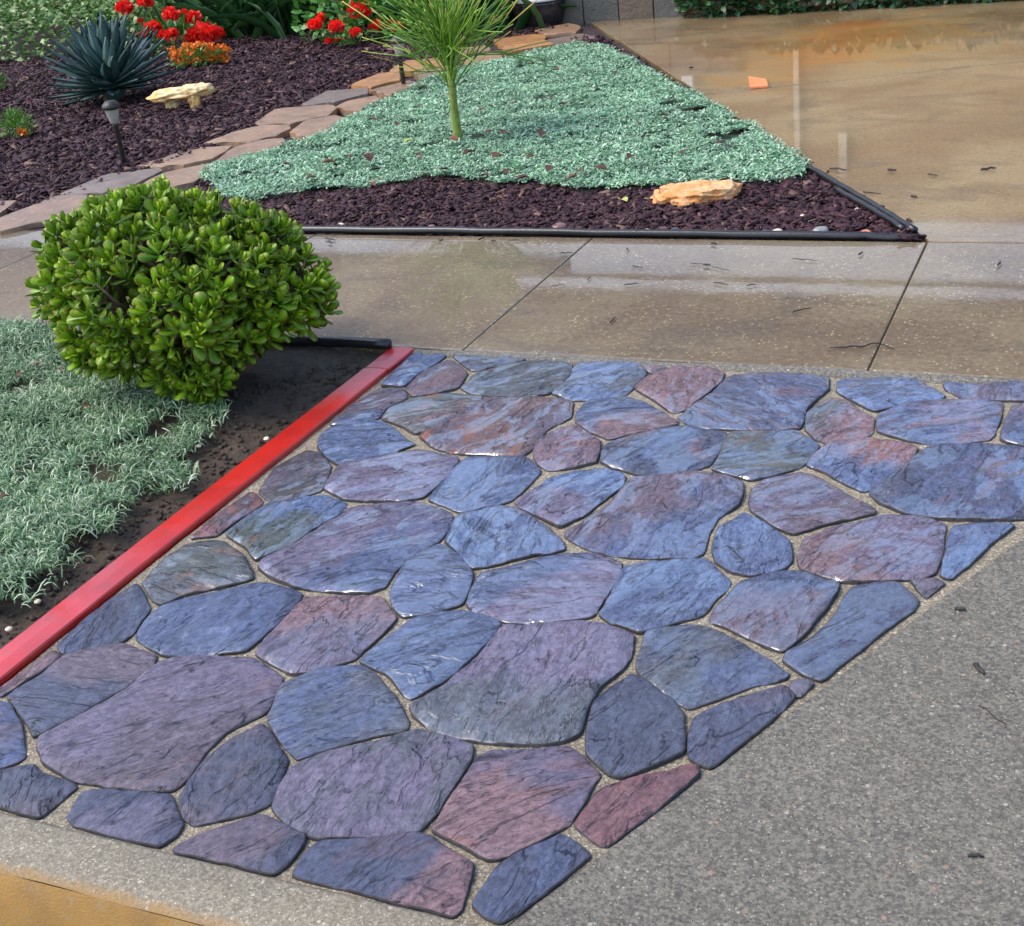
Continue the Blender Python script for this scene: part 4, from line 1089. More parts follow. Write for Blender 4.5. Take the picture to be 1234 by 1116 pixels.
# looser sprigs under the bush edge
# ================================================================== BLACK EDGING PIPES
def polytube(name, pts, r, n=10, sub=8):
    pts = np.asarray(pts, float)
    out = []
    for a, b in zip(pts[:-1], pts[1:]):
        for k in range(sub): out.append(a + (b - a) * k / sub)
    out.append(pts[-1]); out = np.array(out)
    out[1:-1] += RNG.normal(0, r * .08, out[1:-1].shape)
    return tube(out, r, n)
e0 = G(325, 275, .03); e1 = G(1094, 291, .03)
o = obj('edging_pipe', new_mesh('edging_pipe', *polytube('p', [(e0[0] - .6, Y_W1 + .028, .012), (e0[0], Y_W1 + .028, .014), ((e0[0] + e1[0]) / 2, Y_W1 + .022, .016), (e1[0] - .25, Y_W1 + .026, .012), (e1[0] + .02, Y_W1 + .03, .006)], 0.017), True), M['pipe'],
        label='long black edging pipe between the bark mulch and the sidewalk', cat='edging')
dd = (D1 - D0) / np.linalg.norm(D1 - D0)
dn = np.array([-dd[1], dd[0]]); dn = dn if dn[0] < 0 else -dn
def along(s, off, z): p = D0 + dd * s + dn * off; return (p[0], p[1], z)
obj('edging_pipe', new_mesh('edging_pipe', *polytube('p', [along(.07, .020, .030), along(.5, .028, .028), along(1.15, .03, .016), along(1.6, .035, .0), along(2.1, .04, -.01)], 0.014), True), M['pipe'],
    label='black edging pipe running up the slanted side of the driveway', cat='edging')
obj('edging_pipe', new_mesh('edging_pipe', *polytube('p', [along(.10, .055, .034), along(.5, .06, .030), along(.85, .065, .02)], 0.012), True), M['pipe'],
    label='shorter black edging pipe lying beside the driveway pipe at the corner of the mulch', cat='edging')
q0, q1 = G(340, 409, .02), G(468, 413, .02)
obj('edging_pipe', new_mesh('edging_pipe', *polytube('p', [(q0[0] - 1.4, Y_W0 - .03, .012), (q0[0], Y_W0 - .028, .012), (q1[0] + .005, Y_W0 - .022, .016)], 0.019), True), M['pipe'],
    label='black edging pipe behind the jade bush ending at the top of the red board', cat='edging')

# ================================================================== JADE BUSH
jb = G(215, 462, 0.0)
bush = thing('jade_bush', jb, 'rounded green jade bush with fleshy spoon leaves beside the red board', 'bush')
LOBES = [(185,272,42,.02),(234,268,36,.10),(138,280,42,.06),(90,308,38,.05),(92,350,40,-.02),(132,320,52,-.08),(280,282,46,.10),(322,300,42,.06),(352,342,40,0),(362,372,30,.02),(320,366,44,-.08),
         (200,330,60,-.14),(258,338,56,-.12),(160,378,54,-.22),(222,388,56,-.26),(280,402,38,-.18),(116,402,40,-.14),(242,446,34,-.26),(214,452,26,-.22),(200,300,70,.20),(280,340,66,.25),(150,420,34,-.16),(308,392,30,-.05)]
lob = []
for (x, y, r, off) in LOBES:
    c = V(x, y, jb, off); dist = np.linalg.norm(c - CAM)
    lob.append((c, r / FOC * dist * (.95 if y > 300 else .88)))
def jade_leaf():
    """fleshy spoon-shaped leaf, unit length along Y"""
    prof = [(0.0, 0.07), (.22, .13), (.5, .27), (.76, .33), (.93, .22), (1.0, .06)]
    v, rim, f = [], [], []
    for i, (y, w) in enumerate(prof):
        bend = 0.16 * y * y
        th = 0.065 * math.sin(PI * min(1, y * .9 + .12)) + .012
        for (sx, sz, rr) in [(-1, 0, 1), (0, 1, 0), (1, 0, 1), (0, -1, 0)]:
            cup = 0.07 if sx else 0.0
            v.append((sx * w, y, bend + sz * th + cup * w * 2)); rim.append(0.75 * rr * (y > .6) + 0.12 * rr)
    for i in range(len(prof) - 1):
        for k in range(4):
            k2 = (k + 1) % 4
            f.append((i * 4 + k, i * 4 + k2, (i + 1) * 4 + k2, (i + 1) * 4 + k))
    return np.array(v), f, np.array(rim)
jv, jf, jr = jade_leaf()
locs, dirs, ups, sizes, tint = [], [], [], [], []
ros = []
for li, (c, r) in enumerate(lob):
    k = int(4 * PI * r * r / 0.0030)
    for _ in range(k):
        d = RNG.normal(size=3); d /= np.linalg.norm(d)
        if d[2] < -0.75: continue
        rr = r * (1 + 0.10 * RNG.normal())
        p = c + d * rr
        if p[2] < 0.05: continue
        if any(np.linalg.norm(p - c2) < r2 * 0.83 for j, (c2, r2) in enumerate(lob) if j != li): continue
        ros.append((p, d))
acc = []
for p, d in ros:                      # thin out so rosettes do not pile up
    if all(np.linalg.norm(p - q) > 0.029 for q, _ in acc): acc.append((p, d))
ros = acc
for p, d in ros:
    ax = d * 0.75 + np.array([0, 0, 0.55]) + RNG.normal(0, .12, 3); ax /= np.linalg.norm(ax)
    x = np.cross(ax, (0.3, 0.5, 0.2)); x /= np.linalg.norm(x); y = np.cross(ax, x)
    ph = RNG.random() * PI; fsz = 0.8 + .45 * RNG.random(); tone = 0.30 + .25 * RNG.random()
    nl = 4 if RNG.random() < .5 else 5
    for tier in range(nl):
        for s in (0, 1):
            a = ph + tier * PI / 2 + s * PI + RNG.normal(0, .15)
            op = [0.25, 0.55, 0.95, 1.25, 1.45][tier] + RNG.normal(0, .1)
            rad = math.cos(a) * x + math.sin(a) * y
            dv = ax * math.cos(op) + rad * math.sin(op)
            locs.append(p - ax * (0.010 * tier) + rad * 0.004)
            dirs.append(dv); ups.append(ax * 1.0 - rad * 0.2)
            sizes.append(0.054 * fsz * [0.62, 0.85, 1.0, 1.0, .95][tier] * (0.85 + .3 * RNG.random()))
            tint.append(min(.99, max(0.0, tone + [.45, .28, .08, -.05, -.12][tier] + RNG.normal(0, .08))))
locs = np.array(locs); dirs = np.array(dirs); ups = np.array(ups); sizes = np.array(sizes)
mats = frames(dirs, ups, roll=RNG.normal(0, .15, len(dirs)), scale=sizes)
# the 300 that show largest: near the camera and on the outside
view = (CAM - locs); dist = np.linalg.norm(view, axis=1); view /= dist[:, None]
outness = np.array([max(np.dot(v_, (p - c) / r) if np.linalg.norm(p - c) < r * 1.25 else -1 for c, r in lob) for p, v_ in zip(locs, view)])
score = sizes / dist * np.clip(outness, 0, 1) * np.abs(np.einsum('ni,ni->n', mats[:, :, 2] / sizes[:, None], view))
top = np.argsort(-score)[:300]
rest = np.setdiff1d(np.arange(len(locs)), top)
def with_rim(me, n):
    a = me.attributes.new('rim', 'FLOAT', 'POINT'); a.data.foreach_set('value', np.tile(jr, n).astype(np.float32)); return me
tint = np.array(tint)
lv = []
for q_ in range(8):
    me_ = with_rim(new_mesh('leaf', jv, jf, True), 1)
    a_ = me_.attributes.new('rnd', 'FLOAT', 'POINT'); a_.data.foreach_set('value', np.full(len(jv), (q_ + .5) / 8, np.float32))
    lv.append(me_)
for i in top:
    o = obj('leaf', lv[int(tint[i] * 8)], M['jade'], bush)
    mm = Matrix.Identity(4)
    for a in range(3):
        for b in range(3): mm[a][b] = mats[i][a][b]
        mm[a][3] = locs[i][a] - jb[a]
    o.matrix_local = mm
me = with_rim(big_mesh('leaves', jv, jf, locs[rest] - jb, mats[rest], tint[rest]), len(rest))
obj('leaves', me, M['jade'], bush, kind='stuff')
# stems
stems = []
roots = [jb + np.array((dx, dy, -.03)) for dx, dy in ((-.10, .05), (.04, .02), (.0, .14), (-.18, .12), (.14, .12))]
for i, (c, r) in enumerate(lob):
    a = roots[i % 5]
    mid = a * .45 + c * .55 + RNG.normal(0, .03, 3); mid[2] -= .03
    pts = [a * (1 - t) ** 2 + 2 * mid * t * (1 - t) + c * t * t for t in np.linspace(0, 1, 7)]
    v, f = tube([p - jb for p in pts], np.linspace(.024, .011, 7), 7)
    obj('stem', new_mesh('stem', v, f, True), M['jade_stem'], bush)
    sub = []
    near = [p for p, d in ros if np.linalg.norm(p - c) < r * 1.2]
    for p in near[::4]:
        m_ = (c + p) / 2 + RNG.normal(0, .012, 3)
        sub.append(tube([c - jb, m_ - jb, p - jb], [.007, .006, .004], 5))
    if sub:
        v, f = join(sub); o = obj('branchlets', new_mesh('branchlets', v, f, True), M['jade_stem'], bush); o['kind'] = 'stuff'

# ================================================================== AGAVE
def place(o, loc, Mx):
    mm = Matrix.Identity(4)
    for a in range(3):
        for b in range(3): mm[a][b] = Mx[a][b]
        mm[a][3] = loc[a]
    o.matrix_local = mm
ab = G(140, 122)
aga = thing('agave', ab, 'blue grey agave rosette of many stiff pointed leaves in the dark mulch', 'agave')
sv, sf = [], []
seg = [(0, .045), (.2, .05), (.5, .055), (.75, .042), (.92, .018), (1, .003)]
for (y, w) in seg:
    z = 0.10 * y * y - 0.02 * y
    sv += [(-w, y, z + .018 + w * .25), (0, y, z), (w, y, z + .018 + w * .25), (0, y, z - .012)]
for i in range(len(seg) - 1):
    for k in range(4):
        k2 = (k + 1) % 4
        sf.append((i * 4 + k, i * 4 + k2, (i + 1) * 4 + k2, (i + 1) * 4 + k))
ame = new_mesh('leaf', sv, sf, True)
for i in range(118):
    t_ = (i + .5) / 118
    el = math.radians(84 - 92 * t_ ** 0.8) + RNG.normal(0, .06)
    az = i * 2.39996 + RNG.normal(0, .1)
    d = np.array([[math.cos(az) * math.cos(el), math.sin(az) * math.cos(el), math.sin(el)]])
    L = 0.50 * (0.82 + .3 * RNG.random()) * (1.0 if t_ > .15 else .9)
    o = obj('leaf', ame, M['agave'], aga)
    Mx = frames(d, scale=np.array([[L * 1.85, L, L * .9]]))[0]
    place(o, (d[0][0] * .02, d[0][1] * .02, 0.10 + .07 * (1 - t_)), Mx)
obj('core', new_mesh('core', *lathe([(.05, 0), (.09, .06), (.07, .16), (.02, .20)], 12), True), M['agave'], aga)

# ================================================================== PENCIL CACTUS TREE
cb = G(553, 174)
cac = thing('pencil_cactus', cb, 'small pencil cactus tree with green trunk and fan of yellow green twigs', 'succulent')
tr = [V(553, 180, cb), V(551, 160, cb), V(547, 130, cb), V(545, 105, cb), V(542, 84, cb), V(541, 60, cb, .02)]
v, f = tube([p - cb for p in tr], [.036, .027, .024, .023, .022, .014], 10)
obj('trunk', new_mesh('trunk', v, f, True), M['trunk'], cac)
def twig_mesh(seed):
    rg = np.random.default_rng(seed)
    pts = [np.zeros(3)]; d = np.array([0, 1.0, 0])
    parts, tipv = [], []
    for i in range(7):
        d = d + rg.normal(0, .10, 3) + np.array([0, 0, .10]); d /= np.linalg.norm(d); pts.append(pts[-1] + d / 7)
    parts.append((pts, np.linspace(.0095, .006, 8)))
    for st in rg.choice([2, 3, 4, 5, 6], 4):
        a = pts[st]; dd_ = (pts[st + 1] - pts[st]); dd_ /= np.linalg.norm(dd_)
        side = rg.normal(0, 1, 3); side -= dd_ * (side @ dd_); side /= np.linalg.norm(side)
        e = dd_ * .9 + side * .5; e /= np.linalg.norm(e)
        L = .28 + .28 * rg.random()
        pts2 = [a + e * L * t + dd_ * .10 * t * t for t in (0, .35, .7, 1)]
        parts.append((pts2, np.linspace(.007, .0045, 4)))
    vv, ff, tt = [], [], []
    for (pp, rr) in parts:
        v, f = tube(pp, rr, 5); o = len(vv)
        vv += v; ff += [tuple(i + o for i in q) for q in f]
        tt += [float(min(1.0, p[1] / 1.1)) for p in v]
    me = new_mesh('branch', vv, ff, True)
    a = me.attributes.new('tipness', 'FLOAT', 'POINT'); a.data.foreach_set('value', tt)
    return me
tms = [twig_mesh(50 + i) for i in range(6)]
hub = [tr[3], tr[4], tr[5], V(543, 72, cb)]
for i in range(66):
    p = hub[i % 4] - cb
    az = RNG.random() * 2 * PI
    el = math.radians(24 + 64 * RNG.random() ** .55)
    if i % 4 == 0 and el < .6: el += .4
    d = np.array([[math.cos(az) * math.cos(el), math.sin(az) * math.cos(el), math.sin(el)]])
    L = 0.40 + .42 * RNG.random()
    o = obj('branch', tms[i % 6], M['twig'], cac)
    place(o, p + RNG.normal(0, .008, 3), frames(d, roll=RNG.random(1) * 6, scale=np.array([L * .80]))[0])
for (x, y) in ((590, 70), (500, 78), (470, 92)):      # low side shoots
    e = V(x, y, cb, -.05 if x < 540 else 0) - cb; s = tr[3] - cb if x > 560 else tr[4] - cb
    d = (e - s)[None]
    o = obj('branch', tms[x % 6], M['twig'], cac)
    place(o, s, frames(d, roll=RNG.random(1), scale=np.array([np.linalg.norm(e - s)]))[0])

# ================================================================== FLOWERS AND BACK PLANTS
petal_t = np.array([(-.12, 0, 0), (.12, 0, 0), (-.5, .6, .12), (.5, .6, .12), (-.28, 1, .02), (.28, 1, .02)])
petal_q = [(0, 1, 3, 2), (2, 3, 5, 4)]
def ball(name, r, n, pl, mat, parent, loc, squash=.8):
    d = RNG.normal(size=(n, 3)); d[:, 2] = np.abs(d[:, 2]) * .9 - .35; d /= np.linalg.norm(d, axis=1)[:, None]
    t_ = d + RNG.normal(0, .8, (n, 3))
    me = big_mesh(name, petal_t, petal_q, d * r * (.55 + .45 * RNG.random((n, 1))) * (1, 1, squash), frames(t_, up=d[0], roll=RNG.random(n) * 6, scale=np.full(n, pl)))
    return obj(name, me, mat, parent, loc)
def stem_to(parent, a, b, r, mat, n=5):
    mid = (a + b) / 2 + RNG.normal(0, .02, 3)
    v, f = tube([a, mid, b], [r, r * .85, r * .7], n)
    return obj('stem', new_mesh('stem', v, f, True), mat, parent)
def foliage(name, n, c, rad, L, W, mat, parent, up=.3, templ=None, quads=None, el=(-.2, 1.2)):
    d = RNG.normal(size=(n, 3)); d /= np.linalg.norm(d, axis=1)[:, None]
    P_ = np.asarray(c) + d * (RNG.random((n, 1)) ** .4) * np.asarray(rad)
    dv = d + np.array([0, 0, up]) + RNG.normal(0, .4, (n, 3))
    me = big_mesh(name, leaf_t if templ is None else templ, leaf_q if quads is None else quads, P_, frames(dv, roll=RNG.normal(0, .6, n), scale=np.stack([np.full(n, W), L * (.7 + .6 * RNG.random(n)), np.full(n, L)], 1)))
    o = obj(name, me, mat, parent)
    o['kind'] = 'stuff'
    return o

def geranium(base_px, heads, label, leafn, frad):
    b = G(*base_px)
    root = thing('geranium', b, label, 'flowers')
    mpp = np.linalg.norm(b - CAM) / FOC
    for (x, y, r) in heads:
        p = V(x, y, b, RNG.normal(0, .12)) - b
        a = np.array([p[0] * .5 + RNG.normal(0, .03), p[1] * .5, 0.0])
        stem_to(root, a, p, .006, M['grassy'])
        ball('flower_head', r * mpp * .88, 110, r * mpp * .6, M['redflower'], root, p)
    foliage('leaves', leafn, (0, 0.2, frad[2] * .5), frad, .07, .06, M['green'], root)
    return root
geranium((205, 66), [(150,10,8.5),(175,3,7.5),(206,18,8),(233,22,8.5),(170,44,5),(184,35,9),(197,42,6),(206,42,7),(240,42,12),(254,43,12),(230,49,7),(247,36,9),(222,14,3),(169,25,3)],
         'clump of bright red flower balls on thin stalks behind the blue agave', 260, (.45, .35, .22))
geranium((430, 52), [(433,13,12),(380,30,7.5),(387,21,5),(405,33,7.5),(428,40,6),(455,33,8.5),(472,31,7),(479,32,6),(396,50,4),(407,49,4),(550,10,5),(548,25,4),(509,22,6),(515,27,5)],
         'red flowered geranium with green leaves beside the yellow green stake', 700, (.75, .4, .42))
# marigolds
mb = G(240, 80)
mar = thing('marigold', mb, 'low mound of orange marigold flowers in front of red flowers', 'flowers')
mppm = np.linalg.norm(mb - CAM) / FOC
foliage('leaves', 420, (0, 0, .07), (.26, .2, .09), .05, .022, M['green'], mar)
for i in range(95):
    x = RNG.uniform(207, 275); y = RNG.uniform(53, 75) + abs(x - 243) * .12
    p = V(x, y, mb, RNG.uniform(-.12, .15)) - mb
    if p[2] < .03: p[2] = .03
    ball('flower_head', .022 + .008 * RNG.random(), 16, .022, M['orangeflower'], mar, p)
# small marigolds at the left
for (bx, by, lab, w, hasf) in ((22, 166, 'small feathery green plant with one orange flower at the left of the mulch', 18, True), (-4, 108, 'feathery green seedling in the mulch left of the blue agave', 12, False)):
    b = G(bx, by); root = thing('seedling', b, lab, 'plant')
    k = np.linalg.norm(b - CAM) / FOC
    foliage('leaves', 420, (0, 0, w * k * .7), (w * k * 1.1, w * k * .8, w * k * .8), .05, .010, M['grassy'], root, .8)
    stem_to(root, np.array([0, 0, -.01]), np.array([0, 0, w * k]), .006, M['grassy'])
    if hasf:
        p = V(27, 160, b, -.10) - b
        ball('flower_head', .026, 26, .024, M['orangeflower'], root, p)

# strap leaved clumps
def strap_clump(bpx, n, L, W, label, mat, spread=.25, elr=(35, 85)):
    b = G(*bpx); root = thing('strap_plant', b, label, 'plant')
    v, f = [], []
    sg = [(0, .5), (.3, .6), (.6, .5), (.85, .3), (1, .04)]
    for (y, w) in sg:
        z = -0.55 * y * y + .1 * y
        v += [(-w, y, z + w * .12), (0, y, z - .05), (w, y, z + w * .12)]
    for i in range(len(sg) - 1):
        for k in range(2): f.append((i * 3 + k, i * 3 + k + 1, i * 3 + k + 4, i * 3 + k + 3))
    me = new_mesh('leaf', v, f, True)
    for i in range(n):
        az = RNG.random() * 2 * PI; el = math.radians(RNG.uniform(*elr))
        d = np.array([[math.cos(az) * math.cos(el), math.sin(az) * math.cos(el), math.sin(el)]])
        l = L * (.7 + .5 * RNG.random())
        o = obj('leaf', me, mat, root)
        place(o, np.array([RNG.normal(0, spread), RNG.normal(0, spread * .7), 0.0]), frames(d, scale=np.array([[W, l, l]]))[0])
strap_clump((318, 40), 150, .62, .042, 'dark glossy strap leaved clump behind the mulch between the red flowers', M['strap'], .33)
strap_clump((600, 32), 110, .65, .034, 'dark strappy clump left of the round pot behind the pencil cactus', M['strap'], .30)
strap_clump((500, 22), 100, .60, .035, 'dark strappy clump behind the red geranium', M['strap'], .35)

# vine bank, grassy bank, far shrubs
ivy_poly = gpoly([(-420, 100), (-160, 85), (0, 77), (60, 74), (120, 72), (170, 60), (215, 50), (230, 20), (180, -14), (-420, -8)])
P = scatter(ivy_poly, 66000)
dpt = seg_dist(P, ivy_poly)
zt = np.minimum(1.0, dpt / .5) * (0.34 + 0.12 * np.array([fbm(x, y, 1.5) for x, y in P])) * (0.3 + .7 * RNG.random(len(P)) ** .4) + .02
d = RNG.normal(0, 1, (len(P), 3)); d[:, 2] = np.abs(d[:, 2]) * .5
obj('vine_cover', big_mesh('vine_cover', leaf_t, leaf_q, np.column_stack([P, zt]), frames(d, roll=RNG.normal(0, .5, len(P)), scale=np.stack([.035 + .03 * RNG.random(len(P)), .045 + .04 * RNG.random(len(P)), np.full(len(P), .09)], 1))),
    M['ivy'], kind='stuff', label='pale green leafy vine bank at the upper left behind the agave', cat='ground cover')
vb = V(26, 35, G(26, 60)); 
vi = thing('violet_flower', vb, 'tiny violet flower in the pale green vine bank', 'flower')
ball('petals', .045, 30, .05, M['violet'], vi, (0, 0, 0))
stem_to(vi, np.array([0, 0, -.18]), np.array([0, 0, 0.0]), .004, M['grassy'])
def shrub(bpx, rad, n, mat, label, L=.09, W=.05, name='shrub', dy=0.0, h=.5):
    b = G(*bpx); b[1] += dy
    root = thing(name, b, label, 'shrub')
    foliage('foliage', n, (0, 0, rad[2] * h), rad, L, W, mat, root, .4)
    for k in range(5):
        a = RNG.random() * 6.28
        stem_to(root, np.array([.04 * math.cos(a), .04 * math.sin(a), -.02]), np.array([rad[0] * .5 * math.cos(a), rad[1] * .5 * math.sin(a), rad[2] * .8]), .012, M['jade_stem'])
shrub((205, 36), (.95, .6, .6), 1700, M['grassy'], 'bright green grassy shrub behind the clump of red flower balls', .16, .014)
shrub((470, 30), (.9, .4, .6), 1300, M['green'], 'leafy green shrub behind the red geranium', .08, .06)
shrub((330, 12), (1.1, .6, .6), 1500, M['hedge'], 'dark shrub behind the strap leaved clump', .10, .06)
shrub((560, 4), (1.0, .4, .7), 1300, M['hedge'], 'dark shrub behind the pencil cactus', .10, .06)
hb = G(985, 8)
hedge = thing('hedge', (hb[0], Y_H - .16, 0), 'low dark leafy hedge along the house wall at the head of the driveway', 'hedge')
for k in range(6):
    foliage('foliage', 420, (-.8 + k * .52, .0, .13), (.34, .11, .17), .07, .05, M['hedge'], hedge, .3)
v, f = tube([(-1.1, .02, .05), (0, 0, .06), (2.1, .02, .05)], .03, 6)
obj('stem', new_mesh('stem', v, f, True), M['jade_stem'], hedge)

# pot and hose by the wall
pb = G(652, 30)
pot = thing('pot', pb, 'dark round glazed pot with pale rim beside the house wall', 'pot')
kp = np.linalg.norm(pb - CAM) / FOC
R_ = 31 * kp
obj('body', new_mesh('body', *lathe([(R_ * .78, 0), (R_ * .86, .02), (R_ * .95, .08), (R_ * 1.0, .15), (R_ * 1.0, .17), (R_ * 1.03, .19), (R_ * 1.03, .205), (R_ * .98, .215)], 32), True), M['glaze'], pot)
obj('rim', new_mesh('rim', *lathe([(R_ * 1.0, .216), (R_ * 1.07, .222), (R_ * 1.07, .248), (R_ * .98, .252), (R_ * .9, .24)], 32), True), M['white'], pot)
foliage('leaves', 240, (0, 0, .42), (R_ * .9, R_ * .9, .2), .12, .05, M['strap'], pot)
hp = [V(681, -14, pb), V(682, 0, pb), V(683, 14, pb), V(680, 21, pb), V(675, 24, pb)]
obj('hose', new_mesh('hose', *tube(hp, .014, 8), True), M['white'], label='white hose hanging down beside the dark pot', cat='hose')

# plant stake, solar lights
sb_ = G(418, 50)
st = thing('plant_stake', sb_, 'flat yellow green plant stake among the red geranium flowers', 'stake')
a, b_ = V(420, 47, sb_) - sb_, V(412, 16, sb_) - sb_
wx = np.array([math.cos(YAW), -math.sin(YAW), 0]) * .042
dp = HF * .008
vv = [a - wx * .5, a + wx * .5, b_ + wx, b_ - wx]
vv = vv + [p + dp for p in vv]
obj('blade', new_mesh('blade', vv, [(0, 1, 2, 3), (7, 6, 5, 4), (0, 4, 5, 1), (1, 5, 6, 2), (2, 6, 7, 3), (3, 7, 4, 0)]), M['stake'], st)
top_ = V(412, 2, sb_) - sb_
v, f = tube([b_ * .9 + top_ * .1 + dp * 2, top_], .011, 6)
obj('rod', new_mesh('rod', v, f), M['stake'], st)

def solar(bpx, H, lab):
    b = G(*bpx); root = thing('path_light', b, lab, 'garden light', 'solar path lights in the mulch')
    obj('stake', new_mesh('stake', *lathe([(.004, -.05), (.016, 0.0), (.016, H * .62), (.020, H * .64)], 10), True), M['darkplastic'], root)
    obj('lens', new_mesh('lens', *lathe([(.022, H * .64), (.028, H * .68), (.044, H * .86), (.044, H * .87)], 16), True), M['lens'], root)
    obj('cap', new_mesh('cap', *lathe([(.044, H * .87), (.055, H * .88), (.055, H * .93), (.046, H * .96), (.03, H * 1.0), (.012, H * 1.005)], 20), True), M['darkplastic'], root)
solar((150, 198), .385, 'dark solar path light in the mulch in front of the blue agave')
solar((487, 106), .36, 'dark solar path light beside the flagstone path left of the pencil cactus')

# rocks
def rock(name, bpx, dims, mat, lab, seed, rot=0.0, hollow=None, z=0.0):
    b = G(*bpx)
    bm = bmesh.new(); bmesh.ops.create_icosphere(bm, subdivisions=5, radius=1.0)
    for v in bm.verts:
        p = v.co.copy()
        n1 = mnoise.fractal(p * 1.3 + Vector((seed, 0, 0)), .8, 2.0, 5)
        n2 = abs(mnoise.noise(p * 3.4 + Vector((0, seed, 0))))
        s = 1 + 0.22 * n1 - 0.16 * n2
        if hollow: s *= hollow(p)
        v.co = p * s
        v.co.z = max(v.co.z, -.55)
        zt = .42 + .18 * mnoise.noise(p * 2.2 + Vector((seed, 3, 0)))
        if v.co.z > zt: v.co.z = zt + (v.co.z - zt) * .18
        v.co.z += .10 * mnoise.noise(p * 6 + Vector((0, 0, seed))) - .12 * max(0, mnoise.noise(p * 9)) 
        v.co = Vector((v.co.x * dims[0], v.co.y * dims[1], v.co.z * dims[2]))
    me = bpy.data.meshes.new(name); bm.to_mesh(me); bm.free()
    me.polygons.foreach_set('use_smooth', [True] * len(me.polygons))
    o = obj(name, me, mat, None, (b[0], b[1], b[2] + z), label=lab, cat='rock')
    o.rotation_euler = (0, 0, rot)
    return o
rock('orange_rock', (838, 240), (.195, .13, .062), M['rockorange'], 'flat orange weathered rock in the mulch before the silver ground cover', 4.2, -YAW, z=.03)
# the pale one: a ledge on two legs
b = G(224, 131)
bm = bmesh.new()
for (cx, cy, cz, rx, ry, rz) in [(-.05, 0, .115, .19, .11, .045), (.10, .0, .125, .12, .10, .05), (.085, -.05, .05, .042, .05, .07), (-.10, .04, .05, .05, .05, .07), (-.17, 0, .10, .07, .06, .04), (.18, .01, .11, .05, .06, .035)]:
    r_ = bmesh.ops.create_icosphere(bm, subdivisions=4, radius=1.0)
    for v in r_['verts']:
        p = v.co.copy(); s = 1 + .30 * mnoise.fractal(p * 1.8 + Vector((cx * 40, cz * 30, 2)), .8, 2, 4)
        v.co = Vector((cx + p.x * s * rx, cy + p.y * s * ry, cz + p.z * s * rz))
me = bpy.data.meshes.new('pale_rock'); bm.to_mesh(me); bm.free()
me.polygons.foreach_set('use_smooth', [True] * len(me.polygons))
o = obj('pale_rock', me, M['rockpale'], None, b, label='pale cream coral rock with undercut ledge in the dark mulch', cat='rock'); o.rotation_euler = (0, 0, -YAW)

# pebbles along the pipe
PEB = [(342,270,5,'GY'),(411,268,6,'CR'),(520,271,7,'RB'),(555,272,6,'BG'),(480,272,5,'GY'),(585,273,6,'BG'),(674,272,12,'RB'),(697,273,6,'BG'),(745,277,5,'CR'),(768,276,5,'CR'),(779,275,6,'PK'),(790,277,6,'GY'),(812,277,9,'DK'),(839,275,5,'GY'),(920,280,8,'DK'),(935,279,9,'CR'),(987,279,13,'GY'),(1041,282,9,'OR'),(967,256,4,'CR'),(1033,248,4,'CR'),(985,251,3,'CR'),(855,278,5,'DK'),(880,279,4,'GY'),(635,273,5,'GY'),(600,272,4,'CR')]
PC = dict(GY=(.24, .23, .22), CR=(.62, .54, .40), RB=(.20, .10, .09), BG=(.16, .18, .21), PK=(.62, .42, .34), DK=(.05, .055, .085), OR=(.58, .20, .11))
PM = {k: pebble_mat('pebble_' + n_, PC[k]) for k, n_ in dict(GY='grey', CR='cream', RB='brown', BG='bluegrey', PK='pink', DK='dark', OR='orange').items()}
PL = dict(GY='small grey pebble in the mulch along the black pipe', CR='small cream pebble in the mulch near the black pipe', RB='small reddish brown pebble along the black pipe',
          BG='small blue grey pebble along the black pipe', PK='pale pink pebble along the black pipe below the orange rock', DK='dark slate pebble along the black pipe', OR='orange pebble at the right end of the black pipe')
special = {674: 'large reddish brown pebble against the middle of the black pipe', 987: 'large flat grey pebble left of the orange pebble', 935: 'large cream pebble against the pipe left of the flat grey pebble',
           1033: 'cream pebble beside the driveway edging pipe', 411: 'white chip of stone above the left part of the black pipe'}
for (x, y, r, ck) in PEB:
    b = G(x, y + 2, .015); k = np.linalg.norm(b - CAM) / FOC * .8
    bm = bmesh.new(); bmesh.ops.create_icosphere(bm, subdivisions=2, radius=1)
    sd = RNG.random() * 50
    for v in bm.verts:
        s = 1 + .16 * mnoise.noise(v.co * 1.2 + Vector((sd, 0, 0)))
        v.co = Vector((v.co.x * s * r * k, v.co.y * s * r * k * .8, v.co.z * s * r * k * .55))
    me = bpy.data.meshes.new('pebble'); bm.to_mesh(me); bm.free()
    me.polygons.foreach_set('use_smooth', [True] * len(me.polygons))
    o = obj('pebble', me, PM[ck], None, (b[0], max(b[1], Y_W1 + .05 + r * k * .7), 0.004 + r * k * .35), label=special.get(x, PL[ck]), cat='pebble', group='pebbles along the black pipe')
    o.rotation_euler = (0, 0, -YAW + RNG.normal(0, .5))

